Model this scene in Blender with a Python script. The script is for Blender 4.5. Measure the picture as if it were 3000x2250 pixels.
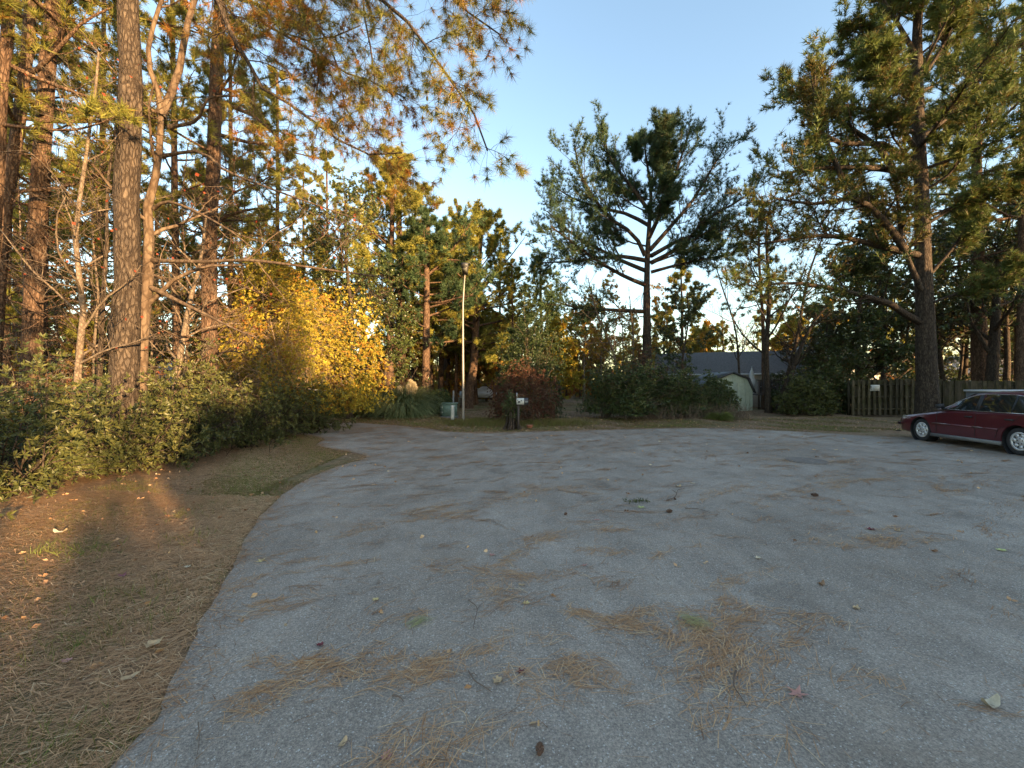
import bpy, math, random
import numpy as np
from mathutils import Vector, Matrix
random.seed(7)
PI = math.pi
for o in list(bpy.data.objects):
    bpy.data.objects.remove(o)
scn = bpy.context.scene
COL = scn.collection

# ------------------------------------------------------------------ camera, sky, sun, exposure
CAM_H = 1.7
cam_d = bpy.data.cameras.new('camera')
cam_d.sensor_width = 36.0
cam_d.lens = 14.06
cam_d.clip_start = 0.05
cam_d.clip_end = 2000
cam = bpy.data.objects.new('camera', cam_d)
COL.objects.link(cam)
cam.location = (0, 0, CAM_H)
cam.rotation_euler = (PI / 2, 0, 0)
scn.camera = cam

SUN_AZ = math.radians(133.0)      # clockwise from +Y (view direction) towards +X
SUN_EL = math.radians(7.5)
sdir = Vector((math.sin(SUN_AZ) * math.cos(SUN_EL), math.cos(SUN_AZ) * math.cos(SUN_EL), math.sin(SUN_EL)))
world = bpy.data.worlds.new('World')
scn.world = world
world.use_nodes = True
wn = world.node_tree
wn.nodes.clear()
sky = wn.nodes.new('ShaderNodeTexSky')
sky.sky_type = 'NISHITA'
sky.sun_disc = False
sky.sun_elevation = SUN_EL
sky.sun_rotation = SUN_AZ
sky.air_density = 1.0
sky.dust_density = 0.7
sky.ozone_density = 1.0
bg = wn.nodes.new('ShaderNodeBackground')
bg.inputs['Strength'].default_value = 0.15
wo = wn.nodes.new('ShaderNodeOutputWorld')
wn.links.new(sky.outputs['Color'], bg.inputs['Color'])
wn.links.new(bg.outputs['Background'], wo.inputs['Surface'])
sun_d = bpy.data.lights.new('sun', 'SUN')
sun_d.energy = 5.0
sun_d.angle = math.radians(0.5)
sun_d.color = (1.0, 0.66, 0.33)
sun = bpy.data.objects.new('sun', sun_d)
COL.objects.link(sun)
sun.rotation_euler = (-sdir).to_track_quat('-Z', 'Y').to_euler()
sun.location = sdir * 60
scn.view_settings.view_transform = 'Standard'
scn.view_settings.look = 'None'
scn.view_settings.gamma = 1.0
scn.view_settings.exposure = 2.15
scn.view_settings.use_curve_mapping = False

# ------------------------------------------------------------------ measuring helpers
F = 864.0
def V(x, y, Y):
    """a place seen at (x, y) of the 2212-wide view, Y metres ahead"""
    return np.array([(x - 1106) / F * Y, Y, CAM_H - (y - 829.5) / F * Y])
def G(x, y):
    Y = CAM_H * F / (y - 829.5)
    return np.array([(x - 1106) / F * Y, Y, 0.0])
def crop(k, x, y):
    ox, oy = {1: (0, 0), 2: (750, 0), 3: (1500, 0), 4: (2250, 0), 5: (0, 560), 6: (750, 560), 7: (1500, 560), 8: (2250, 560)}[k]
    return (ox + x / 2.949) / 1.3562, (oy + y / 2.949) / 1.3562

# ------------------------------------------------------------------ mesh helpers
class MB:
    def __init__(s):
        s.v = []; s.f3 = []; s.f4 = []; s.t = []; s.n = 0
    def add(s, v, f, tone=0.5):
        v = np.asarray(v, float).reshape(-1, 3)
        f = np.asarray(f, int)
        if len(v) == 0 or len(f) == 0: return s
        s.v.append(v)
        tt = np.empty(len(v)); tt[:] = tone
        s.t.append(tt)
        (s.f3 if f.shape[1] == 3 else s.f4).append(f + s.n)
        s.n += len(v)
        return s
    def box(s, c, size, rot=0.0, tone=0.5, tilt=None):
        x, y, z = [k / 2 for k in size]
        v = np.array([[-x, -y, -z], [x, -y, -z], [x, y, -z], [-x, y, -z], [-x, -y, z], [x, -y, z], [x, y, z], [-x, y, z]])
        if tilt is not None:
            m = np.array(Matrix.Rotation(tilt[0], 3, tilt[1])); v = v @ m.T
        if rot:
            cc, ss = math.cos(rot), math.sin(rot)
            v = v @ np.array([[cc, ss, 0], [-ss, cc, 0], [0, 0, 1]])
        v = v + np.array(c, float)
        return s.add(v, [[0, 3, 2, 1], [4, 5, 6, 7], [0, 1, 5, 4], [1, 2, 6, 5], [2, 3, 7, 6], [3, 0, 4, 7]], tone)
    def tubes(s, P, R, sides=5, tone=0.5, caps=False):
        P = np.asarray(P, float); R = np.asarray(R, float)
        if P.ndim == 2: P = P[None]; R = R[None]
        if len(P) == 0: return s
        B, k, _ = P.shape
        T = np.gradient(P, axis=1)
        T /= np.linalg.norm(T, axis=2, keepdims=True) + 1e-9
        mean = T.mean(axis=1); ref = np.zeros((B, 3))
        ax = np.argmin(np.abs(mean), axis=1); ref[np.arange(B), ax] = 1
        U = np.cross(T, ref[:, None, :]); U /= np.linalg.norm(U, axis=2, keepdims=True) + 1e-9
        W = np.cross(T, U)
        a = np.arange(sides) * 2 * PI / sides
        ring = P[:, :, None, :] + R[:, :, None, None] * (np.cos(a)[None, None, :, None] * U[:, :, None, :] + np.sin(a)[None, None, :, None] * W[:, :, None, :])
        v = ring.reshape(-1, 3)
        i = np.arange(k - 1)[:, None]; j = np.arange(1 if sides == 2 else sides)[None, :]; j2 = (j + 1) % sides
        q = np.stack([i * sides + j, i * sides + j2, (i + 1) * sides + j2, (i + 1) * sides + j], axis=-1).reshape(-1, 4)
        f = (q[None] + (np.arange(B) * k * sides)[:, None, None]).reshape(-1, 4)
        tone = np.asarray(tone, float)
        if tone.ndim == 1: tone = np.repeat(tone, k * sides)
        s.add(v, f[:, ::-1], tone)
        if caps:
            for b in range(B):
                for (kk, rev) in ((0, True), (k - 1, False)):
                    c = ring[b, kk].mean(axis=0)
                    vv = np.vstack([ring[b, kk], c]); ff = [[x, (x + 1) % sides, sides] for x in range(sides)]
                    if rev: ff = [g[::-1] for g in ff]
                    s.add(vv, ff, float(np.mean(tone)))
        return s
    def prism(s, outline, lo, hi, axis='z', tone=0.5):
        """extrude a convex-ish polygon (list of 2-D points) with triangle fan caps"""
        n = len(outline); o = np.array(outline, float)
        def lift(h):
            z = np.full((n, 1), h)
            if axis == 'z': return np.hstack([o, z])
            if axis == 'y': return np.hstack([o[:, :1], z, o[:, 1:]])
            return np.hstack([z, o])
        a, b = lift(lo), lift(hi)
        s.add(np.vstack([a, b]), [[i, (i + 1) % n, n + (i + 1) % n, n + i] for i in range(n)], tone)
        for m in (a, b):
            s.add(np.vstack([m, m.mean(axis=0)]), [[i, (i + 1) % n, n] for i in range(n)], tone)
        return s
    def build(s, name, mat, parent=None, smooth=False, fix=False):
        me = bpy.data.meshes.new(name)
        if s.n:
            v = np.concatenate(s.v)
            f3 = np.concatenate(s.f3) if s.f3 else np.zeros((0, 3), int)
            f4 = np.concatenate(s.f4) if s.f4 else np.zeros((0, 4), int)
            me.vertices.add(len(v)); me.vertices.foreach_set('co', v.astype(np.float32).ravel())
            loops = np.concatenate([f3.ravel(), f4.ravel()]).astype(np.int32)
            me.loops.add(len(loops)); me.loops.foreach_set('vertex_index', loops)
            me.polygons.add(len(f3) + len(f4))
            st = np.concatenate([np.arange(len(f3)) * 3, len(f3) * 3 + np.arange(len(f4)) * 4]).astype(np.int32)
            me.polygons.foreach_set('loop_start', st)
            me.update(calc_edges=True)
            if smooth: me.polygons.foreach_set('use_smooth', np.ones(len(me.polygons), bool))
            at = me.attributes.new('tone', 'FLOAT', 'POINT')
            at.data.foreach_set('value', np.concatenate(s.t).astype(np.float32))
            if fix:
                import bmesh
                bm = bmesh.new(); bm.from_mesh(me)
                bmesh.ops.remove_doubles(bm, verts=bm.verts, dist=0.0005)
                bmesh.ops.recalc_face_normals(bm, faces=bm.faces); bm.to_mesh(me); bm.free()
        me.materials.append(mat)
        ob = bpy.data.objects.new(name, me)
        COL.objects.link(ob)
        if parent: ob.parent = parent
        return ob

def tag(o, label, cat, group=None):
    o['label'] = label; o['category'] = cat
    if group: o['group'] = group
    return o
def thing(name, label, cat, loc=(0, 0, 0), rz=0.0, group=None):
    o = bpy.data.objects.new(name, None); COL.objects.link(o)
    o.empty_display_size = 0.2
    o.location = [float(k) for k in loc]; o.rotation_euler = (0, 0, rz)
    return tag(o, label, cat, group)
def copy_thing(root, loc, rz, sc, label, group=None):
    r = root.copy(); COL.objects.link(r)
    r.location = [float(k) for k in loc]; r.rotation_euler = (0, 0, rz)
    r.scale = (sc, sc, sc) if not hasattr(sc, '__len__') else sc
    r['label'] = label
    if group: r['group'] = group
    for ch in list(root.children):
        c = ch.copy(); COL.objects.link(c); c.parent = r
        for g in list(ch.children):
            d = g.copy(); COL.objects.link(d); d.parent = c
    return r

# ------------------------------------------------------------------ materials
def new_mat(name):
    m = bpy.data.materials.new(name); m.use_nodes = True
    nt = m.node_tree; nt.nodes.clear()
    out = nt.nodes.new('ShaderNodeOutputMaterial')
    return m, nt, out
def ramp(nt, stops, fac=None):
    r = nt.nodes.new('ShaderNodeValToRGB')
    el = r.color_ramp.elements
    while len(el) < len(stops): el.new(0.5)
    for e, (p, c) in zip(el, stops):
        e.position = p; e.color = (c[0], c[1], c[2], 1)
    if fac is not None: nt.links.new(fac, r.inputs['Fac'])
    return r
def noise(nt, vec, scale, detail=4, rough=0.55):
    n = nt.nodes.new('ShaderNodeTexNoise')
    n.inputs['Scale'].default_value = scale; n.inputs['Detail'].default_value = detail; n.inputs['Roughness'].default_value = rough
    if vec is not None: nt.links.new(vec, n.inputs['Vector'])
    return n
def mapping(nt, vec, scale):
    m = nt.nodes.new('ShaderNodeMapping'); m.inputs['Scale'].default_value = scale
    nt.links.new(vec, m.inputs['Vector']); return m.outputs['Vector']
def objcoord(nt): return nt.nodes.new('ShaderNodeTexCoord').outputs['Object']
def bump(nt, h, strength, dist):
    b = nt.nodes.new('ShaderNodeBump'); b.inputs['Strength'].default_value = strength; b.inputs['Distance'].default_value = dist
    nt.links.new(h, b.inputs['Height']); return b.outputs['Normal']
def principled(nt, out, rough=0.8, metal=0.0, spec=0.5, color=None):
    p = nt.nodes.new('ShaderNodeBsdfPrincipled')
    p.inputs['Roughness'].default_value = rough; p.inputs['Metallic'].default_value = metal
    p.inputs['Specular IOR Level'].default_value = spec
    if color: p.inputs['Base Color'].default_value = (*color, 1)
    nt.links.new(p.outputs['BSDF'], out.inputs['Surface'])
    return p
def mixc(nt, fac, a, b, mode='MIX'):
    m = nt.nodes.new('ShaderNodeMix'); m.data_type = 'RGBA'; m.blend_type = mode
    if isinstance(fac, float): m.inputs[0].default_value = fac
    else: nt.links.new(fac, m.inputs[0])
    for s_, x in ((6, a), (7, b)):
        if isinstance(x, tuple): m.inputs[s_].default_value = (*x, 1)
        else: nt.links.new(x, m.inputs[s_])
    return m.outputs[2]

def leaf_mat(name, stops, trans=0.35, spec=0.2, rough=0.5):
    m, nt, out = new_mat(name)
    a = nt.nodes.new('ShaderNodeAttribute'); a.attribute_name = 'tone'
    r = ramp(nt, stops, a.outputs['Fac'])
    p = principled(nt, out, rough, 0, spec)
    nt.links.new(r.outputs['Color'], p.inputs['Base Color'])
    t = nt.nodes.new('ShaderNodeBsdfTranslucent'); nt.links.new(r.outputs['Color'], t.inputs['Color'])
    mx = nt.nodes.new('ShaderNodeMixShader'); mx.inputs['Fac'].default_value = trans
    nt.links.new(p.outputs['BSDF'], mx.inputs[1]); nt.links.new(t.outputs['BSDF'], mx.inputs[2])
    nt.links.new(mx.outputs['Shader'], out.inputs['Surface'])
    return m
M = {}
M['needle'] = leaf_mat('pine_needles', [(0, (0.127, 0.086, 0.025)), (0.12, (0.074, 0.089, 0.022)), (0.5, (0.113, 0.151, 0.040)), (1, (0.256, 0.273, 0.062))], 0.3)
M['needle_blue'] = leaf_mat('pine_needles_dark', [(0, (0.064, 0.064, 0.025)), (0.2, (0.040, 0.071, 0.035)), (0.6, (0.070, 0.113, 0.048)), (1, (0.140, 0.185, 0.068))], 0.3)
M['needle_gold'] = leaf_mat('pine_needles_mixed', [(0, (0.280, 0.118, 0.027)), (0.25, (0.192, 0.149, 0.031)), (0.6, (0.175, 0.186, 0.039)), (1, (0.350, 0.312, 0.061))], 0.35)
M['gold_leaf'] = leaf_mat('autumn_leaves', [(0, (0.298, 0.104, 0.025)), (0.3, (0.373, 0.193, 0.030)), (0.7, (0.298, 0.262, 0.035)), (1, (0.484, 0.368, 0.050))], 0.35)
M['broad'] = leaf_mat('waxy_leaves', [(0, (0.149, 0.079, 0.029)), (0.15, (0.045, 0.061, 0.018)), (0.6, (0.078, 0.103, 0.029)), (1, (0.164, 0.179, 0.046))], 0.2, 0.5, 0.35)
M['shrub'] = leaf_mat('azalea_leaves', [(0, (0.111, 0.052, 0.023)), (0.12, (0.044, 0.052, 0.018)), (0.55, (0.083, 0.092, 0.026)), (1, (0.166, 0.153, 0.043))], 0.28, 0.35, 0.45)
M['hedge'] = leaf_mat('hedge_leaves', [(0, (0.031, 0.046, 0.016)), (0.6, (0.070, 0.094, 0.029)), (1, (0.187, 0.172, 0.046))], 0.25, 0.4, 0.4)
M['dead'] = leaf_mat('dry_brush_leaves', [(0, (0.074, 0.030, 0.019)), (0.5, (0.126, 0.056, 0.034)), (0.8, (0.116, 0.086, 0.034)), (1, (0.211, 0.131, 0.058))], 0.25)
M['grass'] = leaf_mat('grass_blades', [(0, (0.221, 0.126, 0.054)), (0.45, (0.169, 0.133, 0.049)), (0.75, (0.130, 0.155, 0.038)), (1, (0.221, 0.276, 0.054))], 0.3)
M['pampas'] = leaf_mat('pampas_blades', [(0, (0.117, 0.156, 0.072)), (0.6, (0.221, 0.273, 0.132)), (1, (0.520, 0.468, 0.216))], 0.3)
M['plume'] = leaf_mat('pampas_plumes', [(0, (0.50, 0.42, 0.28)), (1, (0.72, 0.64, 0.46))], 0.45)
M['litter'] = leaf_mat('fallen_needles', [(0, (0.20, 0.105, 0.055)), (0.4, (0.42, 0.235, 0.120)), (0.8, (0.60, 0.38, 0.20)), (1, (0.72, 0.56, 0.35))], 0.1)
M['red_leaf'] = leaf_mat('red_leaves', [(0, (0.20, 0.035, 0.02)), (1, (0.38, 0.09, 0.04))], 0.4)

def bark_mat(name, c0, c1, c2, vs=(7, 7, 1.6), bd=0.03):
    m, nt, out = new_mat(name)
    oc = objcoord(nt)
    v = mapping(nt, oc, vs)
    n1 = noise(nt, v, 1.0, 6, 0.62)
    vo = nt.nodes.new('ShaderNodeTexVoronoi'); vo.feature = 'DISTANCE_TO_EDGE'; vo.inputs['Scale'].default_value = 1.6
    wv = mixc(nt, 0.75, v, n1.outputs['Color'], 'ADD')
    nt.links.new(wv, vo.inputs['Vector'])
    r = ramp(nt, [(0.28, c0), (0.5, c1), (0.72, c2)], n1.outputs['Fac'])
    crack = ramp(nt, [(0.0, (0.50, 0.47, 0.45)), (0.22, (1, 1, 1))], vo.outputs['Distance'])
    col = mixc(nt, 1.0, r.outputs['Color'], crack.outputs['Color'], 'MULTIPLY')
    a = nt.nodes.new('ShaderNodeAttribute'); a.attribute_name = 'tone'
    tr = ramp(nt, [(0, (0.45, 0.45, 0.45)), (0.5, (1, 1, 1)), (1, (1.6, 1.5, 1.35))], a.outputs['Fac'])
    col = mixc(nt, 1.0, col, tr.outputs['Color'], 'MULTIPLY')
    p = principled(nt, out, 0.9, 0, 0.15)
    nt.links.new(col, p.inputs['Base Color'])
    add = nt.nodes.new('ShaderNodeMath'); add.operation = 'ADD'
    cm = nt.nodes.new('ShaderNodeMath'); cm.operation = 'MINIMUM'; cm.inputs[1].default_value = 0.18
    nt.links.new(vo.outputs['Distance'], cm.inputs[0])
    sc = nt.nodes.new('ShaderNodeMath'); sc.operation = 'MULTIPLY'; sc.inputs[1].default_value = 4.0
    nt.links.new(cm.outputs[0], sc.inputs[0])
    nt.links.new(sc.outputs[0], add.inputs[0]); nt.links.new(n1.outputs['Fac'], add.inputs[1])
    nt.links.new(bump(nt, add.outputs[0], 0.9, bd), p.inputs['Normal'])
    return m
M['bark'] = bark_mat('pine_bark', (0.070, 0.044, 0.030), (0.135, 0.085, 0.056), (0.24, 0.155, 0.10), (11, 11, 3.2))
M['bark_dark'] = bark_mat('dark_bark', (0.040, 0.031, 0.025), (0.075, 0.057, 0.043), (0.13, 0.098, 0.07), (11, 11, 3.2))
M['bark_smooth'] = bark_mat('smooth_bark', (0.085, 0.058, 0.040), (0.13, 0.092, 0.063), (0.19, 0.14, 0.095), (5, 5, 2), 0.004)
M['bark_pale'] = bark_mat('pale_vine_bark', (0.20, 0.14, 0.085), (0.30, 0.22, 0.14), (0.42, 0.32, 0.21), (5, 5, 2), 0.004)
M['twig'] = bark_mat('twig_bark', (0.10, 0.075, 0.055), (0.17, 0.13, 0.095), (0.25, 0.20, 0.14), (12, 12, 6), 0.003)

def plain(name, color, rough=0.6, metal=0.0, spec=0.5, var=0.12, scale=6.0, bumpd=0.0, coat=0.0):
    m, nt, out = new_mat(name)
    p = principled(nt, out, rough, metal, spec)
    oc = objcoord(nt)
    n = noise(nt, oc, scale, 5)
    lo = tuple(c * (1 - var) for c in color); hi = tuple(min(1, c * (1 + var)) for c in color)
    r = ramp(nt, [(0.3, lo), (0.7, hi)], n.outputs['Fac'])
    nt.links.new(r.outputs['Color'], p.inputs['Base Color'])
    if coat: p.inputs['Coat Weight'].default_value = coat; p.inputs['Coat Roughness'].default_value = 0.06
    if bumpd: nt.links.new(bump(nt, n.outputs['Fac'], 0.5, bumpd), p.inputs['Normal'])
    return m
M['white_paint'] = plain('white_paint', (0.62, 0.63, 0.64), 0.6, var=0.1, scale=3)
M['trim_dark'] = plain('dark_trim', (0.05, 0.05, 0.055), 0.6)
M['dark_wood'] = plain('dark_deck_wood', (0.06, 0.045, 0.038), 0.7)
M['shingle'] = plain('roof_shingles', (0.125, 0.115, 0.11), 0.9, var=0.3, scale=9, bumpd=0.01)
M['shed_green'] = plain('pale_green_siding', (0.36, 0.40, 0.31), 0.7, var=0.1)
M['transformer'] = plain('green_enamel', (0.14, 0.21, 0.17), 0.5, var=0.12, scale=4)
M['transformer_dark'] = plain('green_enamel_dark', (0.07, 0.10, 0.075), 0.55, var=0.2, scale=4)  # darker green for the side panel and door seam
M['pvc'] = plain('white_plastic', (0.50, 0.50, 0.45), 0.5, var=0.12, scale=8)
M['galv'] = plain('galvanised_pole', (0.27, 0.25, 0.22), 0.5, 0.25, var=0.12, scale=10)
M['lamp_head'] = plain('lamp_housing', (0.05, 0.05, 0.05), 0.5)
M['glass_dark'] = plain('lamp_glass', (0.10, 0.10, 0.09), 0.15)
M['steel'] = plain('dull_steel', (0.4, 0.4, 0.4), 0.4, 0.8)
M['car_paint'] = plain('maroon_car_paint', (0.095, 0.014, 0.022), 0.32, 0.25, 0.5, 0.10, 2.0, coat=0.9)
M['car_glass'] = plain('car_window_glass', (0.012, 0.014, 0.015), 0.03, 0, 1.0, 0.05)
M['chrome'] = plain('bright_trim', (0.70, 0.70, 0.70), 0.18, 1.0)
M['rubber'] = plain('tyre_rubber', (0.022, 0.022, 0.024), 0.85, var=0.2, scale=20)
M['black'] = plain('black_plastic', (0.016, 0.016, 0.018), 0.6)
M['grey_clad'] = plain('grey_sill_plastic', (0.15, 0.15, 0.15), 0.6)
M['hubcap'] = plain('silver_hubcap', (0.62, 0.62, 0.62), 0.35, 0.5, var=0.05)
M['headlight'] = plain('headlight_lens', (0.5, 0.5, 0.45), 0.1, 0.3, 1.0, 0.05)
M['amber'] = plain('amber_lens', (0.5, 0.18, 0.03), 0.2)
M['red_lens'] = plain('red_lens', (0.35, 0.01, 0.01), 0.2)
M['iron'] = plain('manhole_iron', (0.17, 0.145, 0.125), 0.8, 0.1, var=0.3, scale=20)
M['cone'] = plain('pine_cone_scales', (0.12, 0.065, 0.04), 0.85, var=0.35, scale=30)
M['dead_twig'] = plain('dead_twig', (0.13, 0.09, 0.065), 0.9, var=0.3, scale=20)
M['board'] = None
def wood_mat():
    m, nt, out = new_mat('weathered_fence_wood')
    oc = objcoord(nt)
    oi = nt.nodes.new('ShaderNodeObjectInfo')
    av = mixc(nt, 1.0, oc, oi.outputs['Color'], 'ADD')
    sh = nt.nodes.new('ShaderNodeVectorMath'); sh.operation = 'ADD'
    cb = nt.nodes.new('ShaderNodeCombineXYZ')
    mul = nt.nodes.new('ShaderNodeMath'); mul.operation = 'MULTIPLY'; mul.inputs[1].default_value = 40
    nt.links.new(oi.outputs['Random'], mul.inputs[0])
    nt.links.new(mul.outputs[0], cb.inputs[0]); nt.links.new(mul.outputs[0], cb.inputs[2])
    nt.links.new(oc, sh.inputs[0]); nt.links.new(cb.outputs[0], sh.inputs[1])
    g = noise(nt, mapping(nt, sh.outputs[0], (40, 40, 3)), 1.0, 6, 0.6)
    b = noise(nt, sh.outputs[0], 2.2, 4)
    r = ramp(nt, [(0.3, (0.042, 0.035, 0.025)), (0.7, (0.110, 0.092, 0.062))], g.outputs['Fac'])
    mo = ramp(nt, [(0.42, (1, 1, 1)), (0.62, (0.55, 0.62, 0.38))], b.outputs['Fac'])
    col = mixc(nt, 1.0, r.outputs['Color'], mo.outputs['Color'], 'MULTIPLY')
    rr = ramp(nt, [(0, (0.65, 0.65, 0.65)), (1, (1.35, 1.3, 1.2))], oi.outputs['Random'])
    col = mixc(nt, 1.0, col, rr.outputs['Color'], 'MULTIPLY')
    p = principled(nt, out, 0.9, 0, 0.15)
    nt.links.new(col, p.inputs['Base Color'])
    nt.links.new(bump(nt, g.outputs['Fac'], 0.5, 0.006), p.inputs['Normal'])
    return m
M['board'] = wood_mat()

def asphalt_mat():
    m, nt, out = new_mat('old_asphalt')
    oc = objcoord(nt)
    big = noise(nt, oc, 0.35, 5, 0.6)
    mid = noise(nt, mapping(nt, oc, (1.0, 0.5, 1)), 2.6, 6, 0.65)
    fine = noise(nt, oc, 85, 5, 0.8)
    vo = nt.nodes.new('ShaderNodeTexVoronoi'); vo.inputs['Scale'].default_value = 150
    nt.links.new(oc, vo.inputs['Vector'])
    base = ramp(nt, [(0.3, (0.260, 0.220, 0.180)), (0.5, (0.325, 0.280, 0.235)), (0.72, (0.395, 0.348, 0.298))], big.outputs['Fac'])
    md = ramp(nt, [(0.3, (0.76, 0.755, 0.75)), (0.55, (1.0, 1.0, 1.0)), (0.75, (1.18, 1.17, 1.15))], mid.outputs['Fac'])
    c = mixc(nt, 1.0, base.outputs['Color'], md.outputs['Color'], 'MULTIPLY')
    fr = ramp(nt, [(0.30, (0.40, 0.40, 0.41)), (0.5, (0.94, 0.94, 0.94)), (0.70, (1.75, 1.72, 1.66))], fine.outputs['Fac'])
    c = mixc(nt, 1.0, c, fr.outputs['Color'], 'MULTIPLY')
    st = ramp(nt, [(0.0, (0, 0, 0)), (0.955, (0, 0, 0)), (0.985, (1, 1, 1))], None)
    sep = nt.nodes.new('ShaderNodeSeparateColor'); nt.links.new(vo.outputs['Color'], sep.inputs[0])
    nt.links.new(sep.outputs[0], st.inputs['Fac'])
    c = mixc(nt, st.outputs['Color'], c, (0.52, 0.50, 0.46))
    # tyre-worn pale lanes and dark oil spots have their own shapes
    oil = noise(nt, oc, 1.1, 2)
    osr = ramp(nt, [(0.0, (0.72, 0.71, 0.70)), (0.30, (0.78, 0.77, 0.76)), (0.36, (1, 1, 1))], oil.outputs['Fac'])
    c = mixc(nt, 1.0, c, osr.outputs['Color'], 'MULTIPLY')
    # brown dust where needles have rotted
    du = noise(nt, mapping(nt, oc, (0.8, 1.9, 1)), 0.9, 6, 0.7)
    dr = ramp(nt, [(0.53, (0, 0, 0)), (0.75, (0.55, 0.55, 0.55))], du.outputs['Fac'])
    c = mixc(nt, dr.outputs['Color'], c, (0.27, 0.21, 0.155))
    # hairline cracks
    cv = nt.nodes.new('ShaderNodeTexVoronoi'); cv.feature = 'DISTANCE_TO_EDGE'; cv.inputs['Scale'].default_value = 0.33
    wob = mixc(nt, 0.35, oc, mid.outputs['Color'], 'ADD'); nt.links.new(wob, cv.inputs['Vector'])
    cr = ramp(nt, [(0.0, (0.55, 0.53, 0.5)), (0.0035, (1, 1, 1))], cv.outputs['Distance'])
    c = mixc(nt, 0.0, c, cr.outputs['Color'], 'MULTIPLY')
    p = principled(nt, out, 0.85, 0, 0.3)
    nt.links.new(c, p.inputs['Base Color'])
    ad = nt.nodes.new('ShaderNodeMath'); ad.operation = 'ADD'
    nt.links.new(fine.outputs['Fac'], ad.inputs[0]); nt.links.new(vo.outputs['Distance'], ad.inputs[1])
    nt.links.new(bump(nt, ad.outputs[0], 0.8, 0.006), p.inputs['Normal'])
    return m
M['asphalt'] = asphalt_mat()

def ground_mat():
    m, nt, out = new_mat('leaf_litter_ground')
    oc = objcoord(nt)
    a = noise(nt, oc, 0.45, 5, 0.6); b = noise(nt, oc, 9, 6, 0.7); c3 = noise(nt, mapping(nt, oc, (30, 70, 30)), 1.0, 4, 0.7)
    l = ramp(nt, [(0.3, (0.14, 0.092, 0.058)), (0.5, (0.25, 0.170, 0.108)), (0.7, (0.36, 0.265, 0.175))], b.outputs['Fac'])
    g = ramp(nt, [(0.3, (0.09, 0.088, 0.040)), (0.5, (0.155, 0.14, 0.066)), (0.7, (0.24, 0.205, 0.11))], b.outputs['Fac'])
    gm = ramp(nt, [(0.48, (0, 0, 0)), (0.62, (1, 1, 1))], a.outputs['Fac'])
    c = mixc(nt, gm.outputs['Color'], l.outputs['Color'], g.outputs['Color'])
    f = ramp(nt, [(0.3, (0.6, 0.6, 0.6)), (0.7, (1.4, 1.35, 1.3))], c3.outputs['Fac'])
    c = mixc(nt, 0.8, c, f.outputs['Color'], 'MULTIPLY')
    p = principled(nt, out, 0.95, 0, 0.1)
    nt.links.new(c, p.inputs['Base Color'])
    nt.links.new(bump(nt, b.outputs['Fac'], 1.0, 0.05), p.inputs['Normal'])
    return m
M['ground'] = ground_mat()

# ------------------------------------------------------------------ ground and road
def road_edge_left():
    pts = [(113, 768), (171, 685), (204, 616), (231, 569), (259, 519), (296, 486), (333, 468), (366, 456)]
    return [G(x * 2.16, y * 2.16)[:2] for x, y in pts]
ROADL = road_edge_left()
FAR = [G(x * 2.16, y * 2.16)[:2] for x, y in [(383, 424.6), (427.6, 428.7), (446, 431.5), (483, 433.4), (509, 432.4), (602, 430), (694, 428), (787, 431), (856, 435)]]
outline = [np.array([-2.2, -6.0]), np.array([-1.75, 0.0])] + ROADL + [np.array([-5.35, 11.0]), np.array([-6.0, 12.6]), np.array([-8.5, 13.6]), np.array([-20, 15.2]),
          np.array([-20, 19.3]), np.array([-8.6, 17.9])] + FAR + [np.array([13.6, 12.3]), np.array([15.0, 9.5]), np.array([15.4, 6.0]), np.array([15.2, 0.0]), np.array([14.0, -6.0]), np.array([8.0, -14.0]), np.array([1.0, -16.0]), np.array([-1.8, -12.0])]
def smooth_poly(pts, n=4):
    out = []
    N = len(pts)
    for i in range(N):
        p0, p1, p2, p3 = pts[i - 1], pts[i], pts[(i + 1) % N], pts[(i + 2) % N]
        for k in range(n):
            t = k / n
            out.append(0.5 * ((2 * p1) + (-p0 + p2) * t + (2 * p0 - 5 * p1 + 4 * p2 - p3) * t * t + (-p0 + 3 * p1 - 3 * p2 + p3) * t ** 3))
    return out
rngE = np.random.default_rng(3)
ROAD = np.array(smooth_poly(outline, 6))
# ragged crumbling edge
fine_edge = []
for i in range(len(ROAD)):
    a, b = ROAD[i], ROAD[(i + 1) % len(ROAD)]
    n = max(1, int(np.linalg.norm(b - a) / 0.10))
    n = min(n, 14)
    for k in range(n): fine_edge.append(a + (b - a) * k / n + rngE.normal(0, 0.012, 2))
ROADF = np.array(fine_edge)
def in_road(P, poly=ROAD):
    P = np.asarray(P); x, y = P[:, 0], P[:, 1]
    ins = np.zeros(len(P), bool); j = len(poly) - 1
    for i in range(len(poly)):
        xi, yi = poly[i]; xj, yj = poly[j]
        c = ((yi > y) != (yj > y)) & (x < (xj - xi) * (y - yi) / (yj - yi + 1e-12) + xi)
        ins ^= c; j = i
    return ins
def sheet(name, pts2, z, mat):
    import bmesh
    bm = bmesh.new()
    vs = [bm.verts.new((p[0], p[1], z)) for p in pts2]
    es = [bm.edges.new((vs[i], vs[(i + 1) % len(vs)])) for i in range(len(vs))]
    bmesh.ops.triangle_fill(bm, use_beauty=True, edges=es)
    bmesh.ops.recalc_face_normals(bm, faces=bm.faces)
    if bm.faces and sum(f.normal.z for f in bm.faces) < 0: bmesh.ops.reverse_faces(bm, faces=bm.faces)
    me = bpy.data.meshes.new(name); bm.to_mesh(me); bm.free()
    me.materials.append(mat)
    o = bpy.data.objects.new(name, me); COL.objects.link(o); return o
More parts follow.
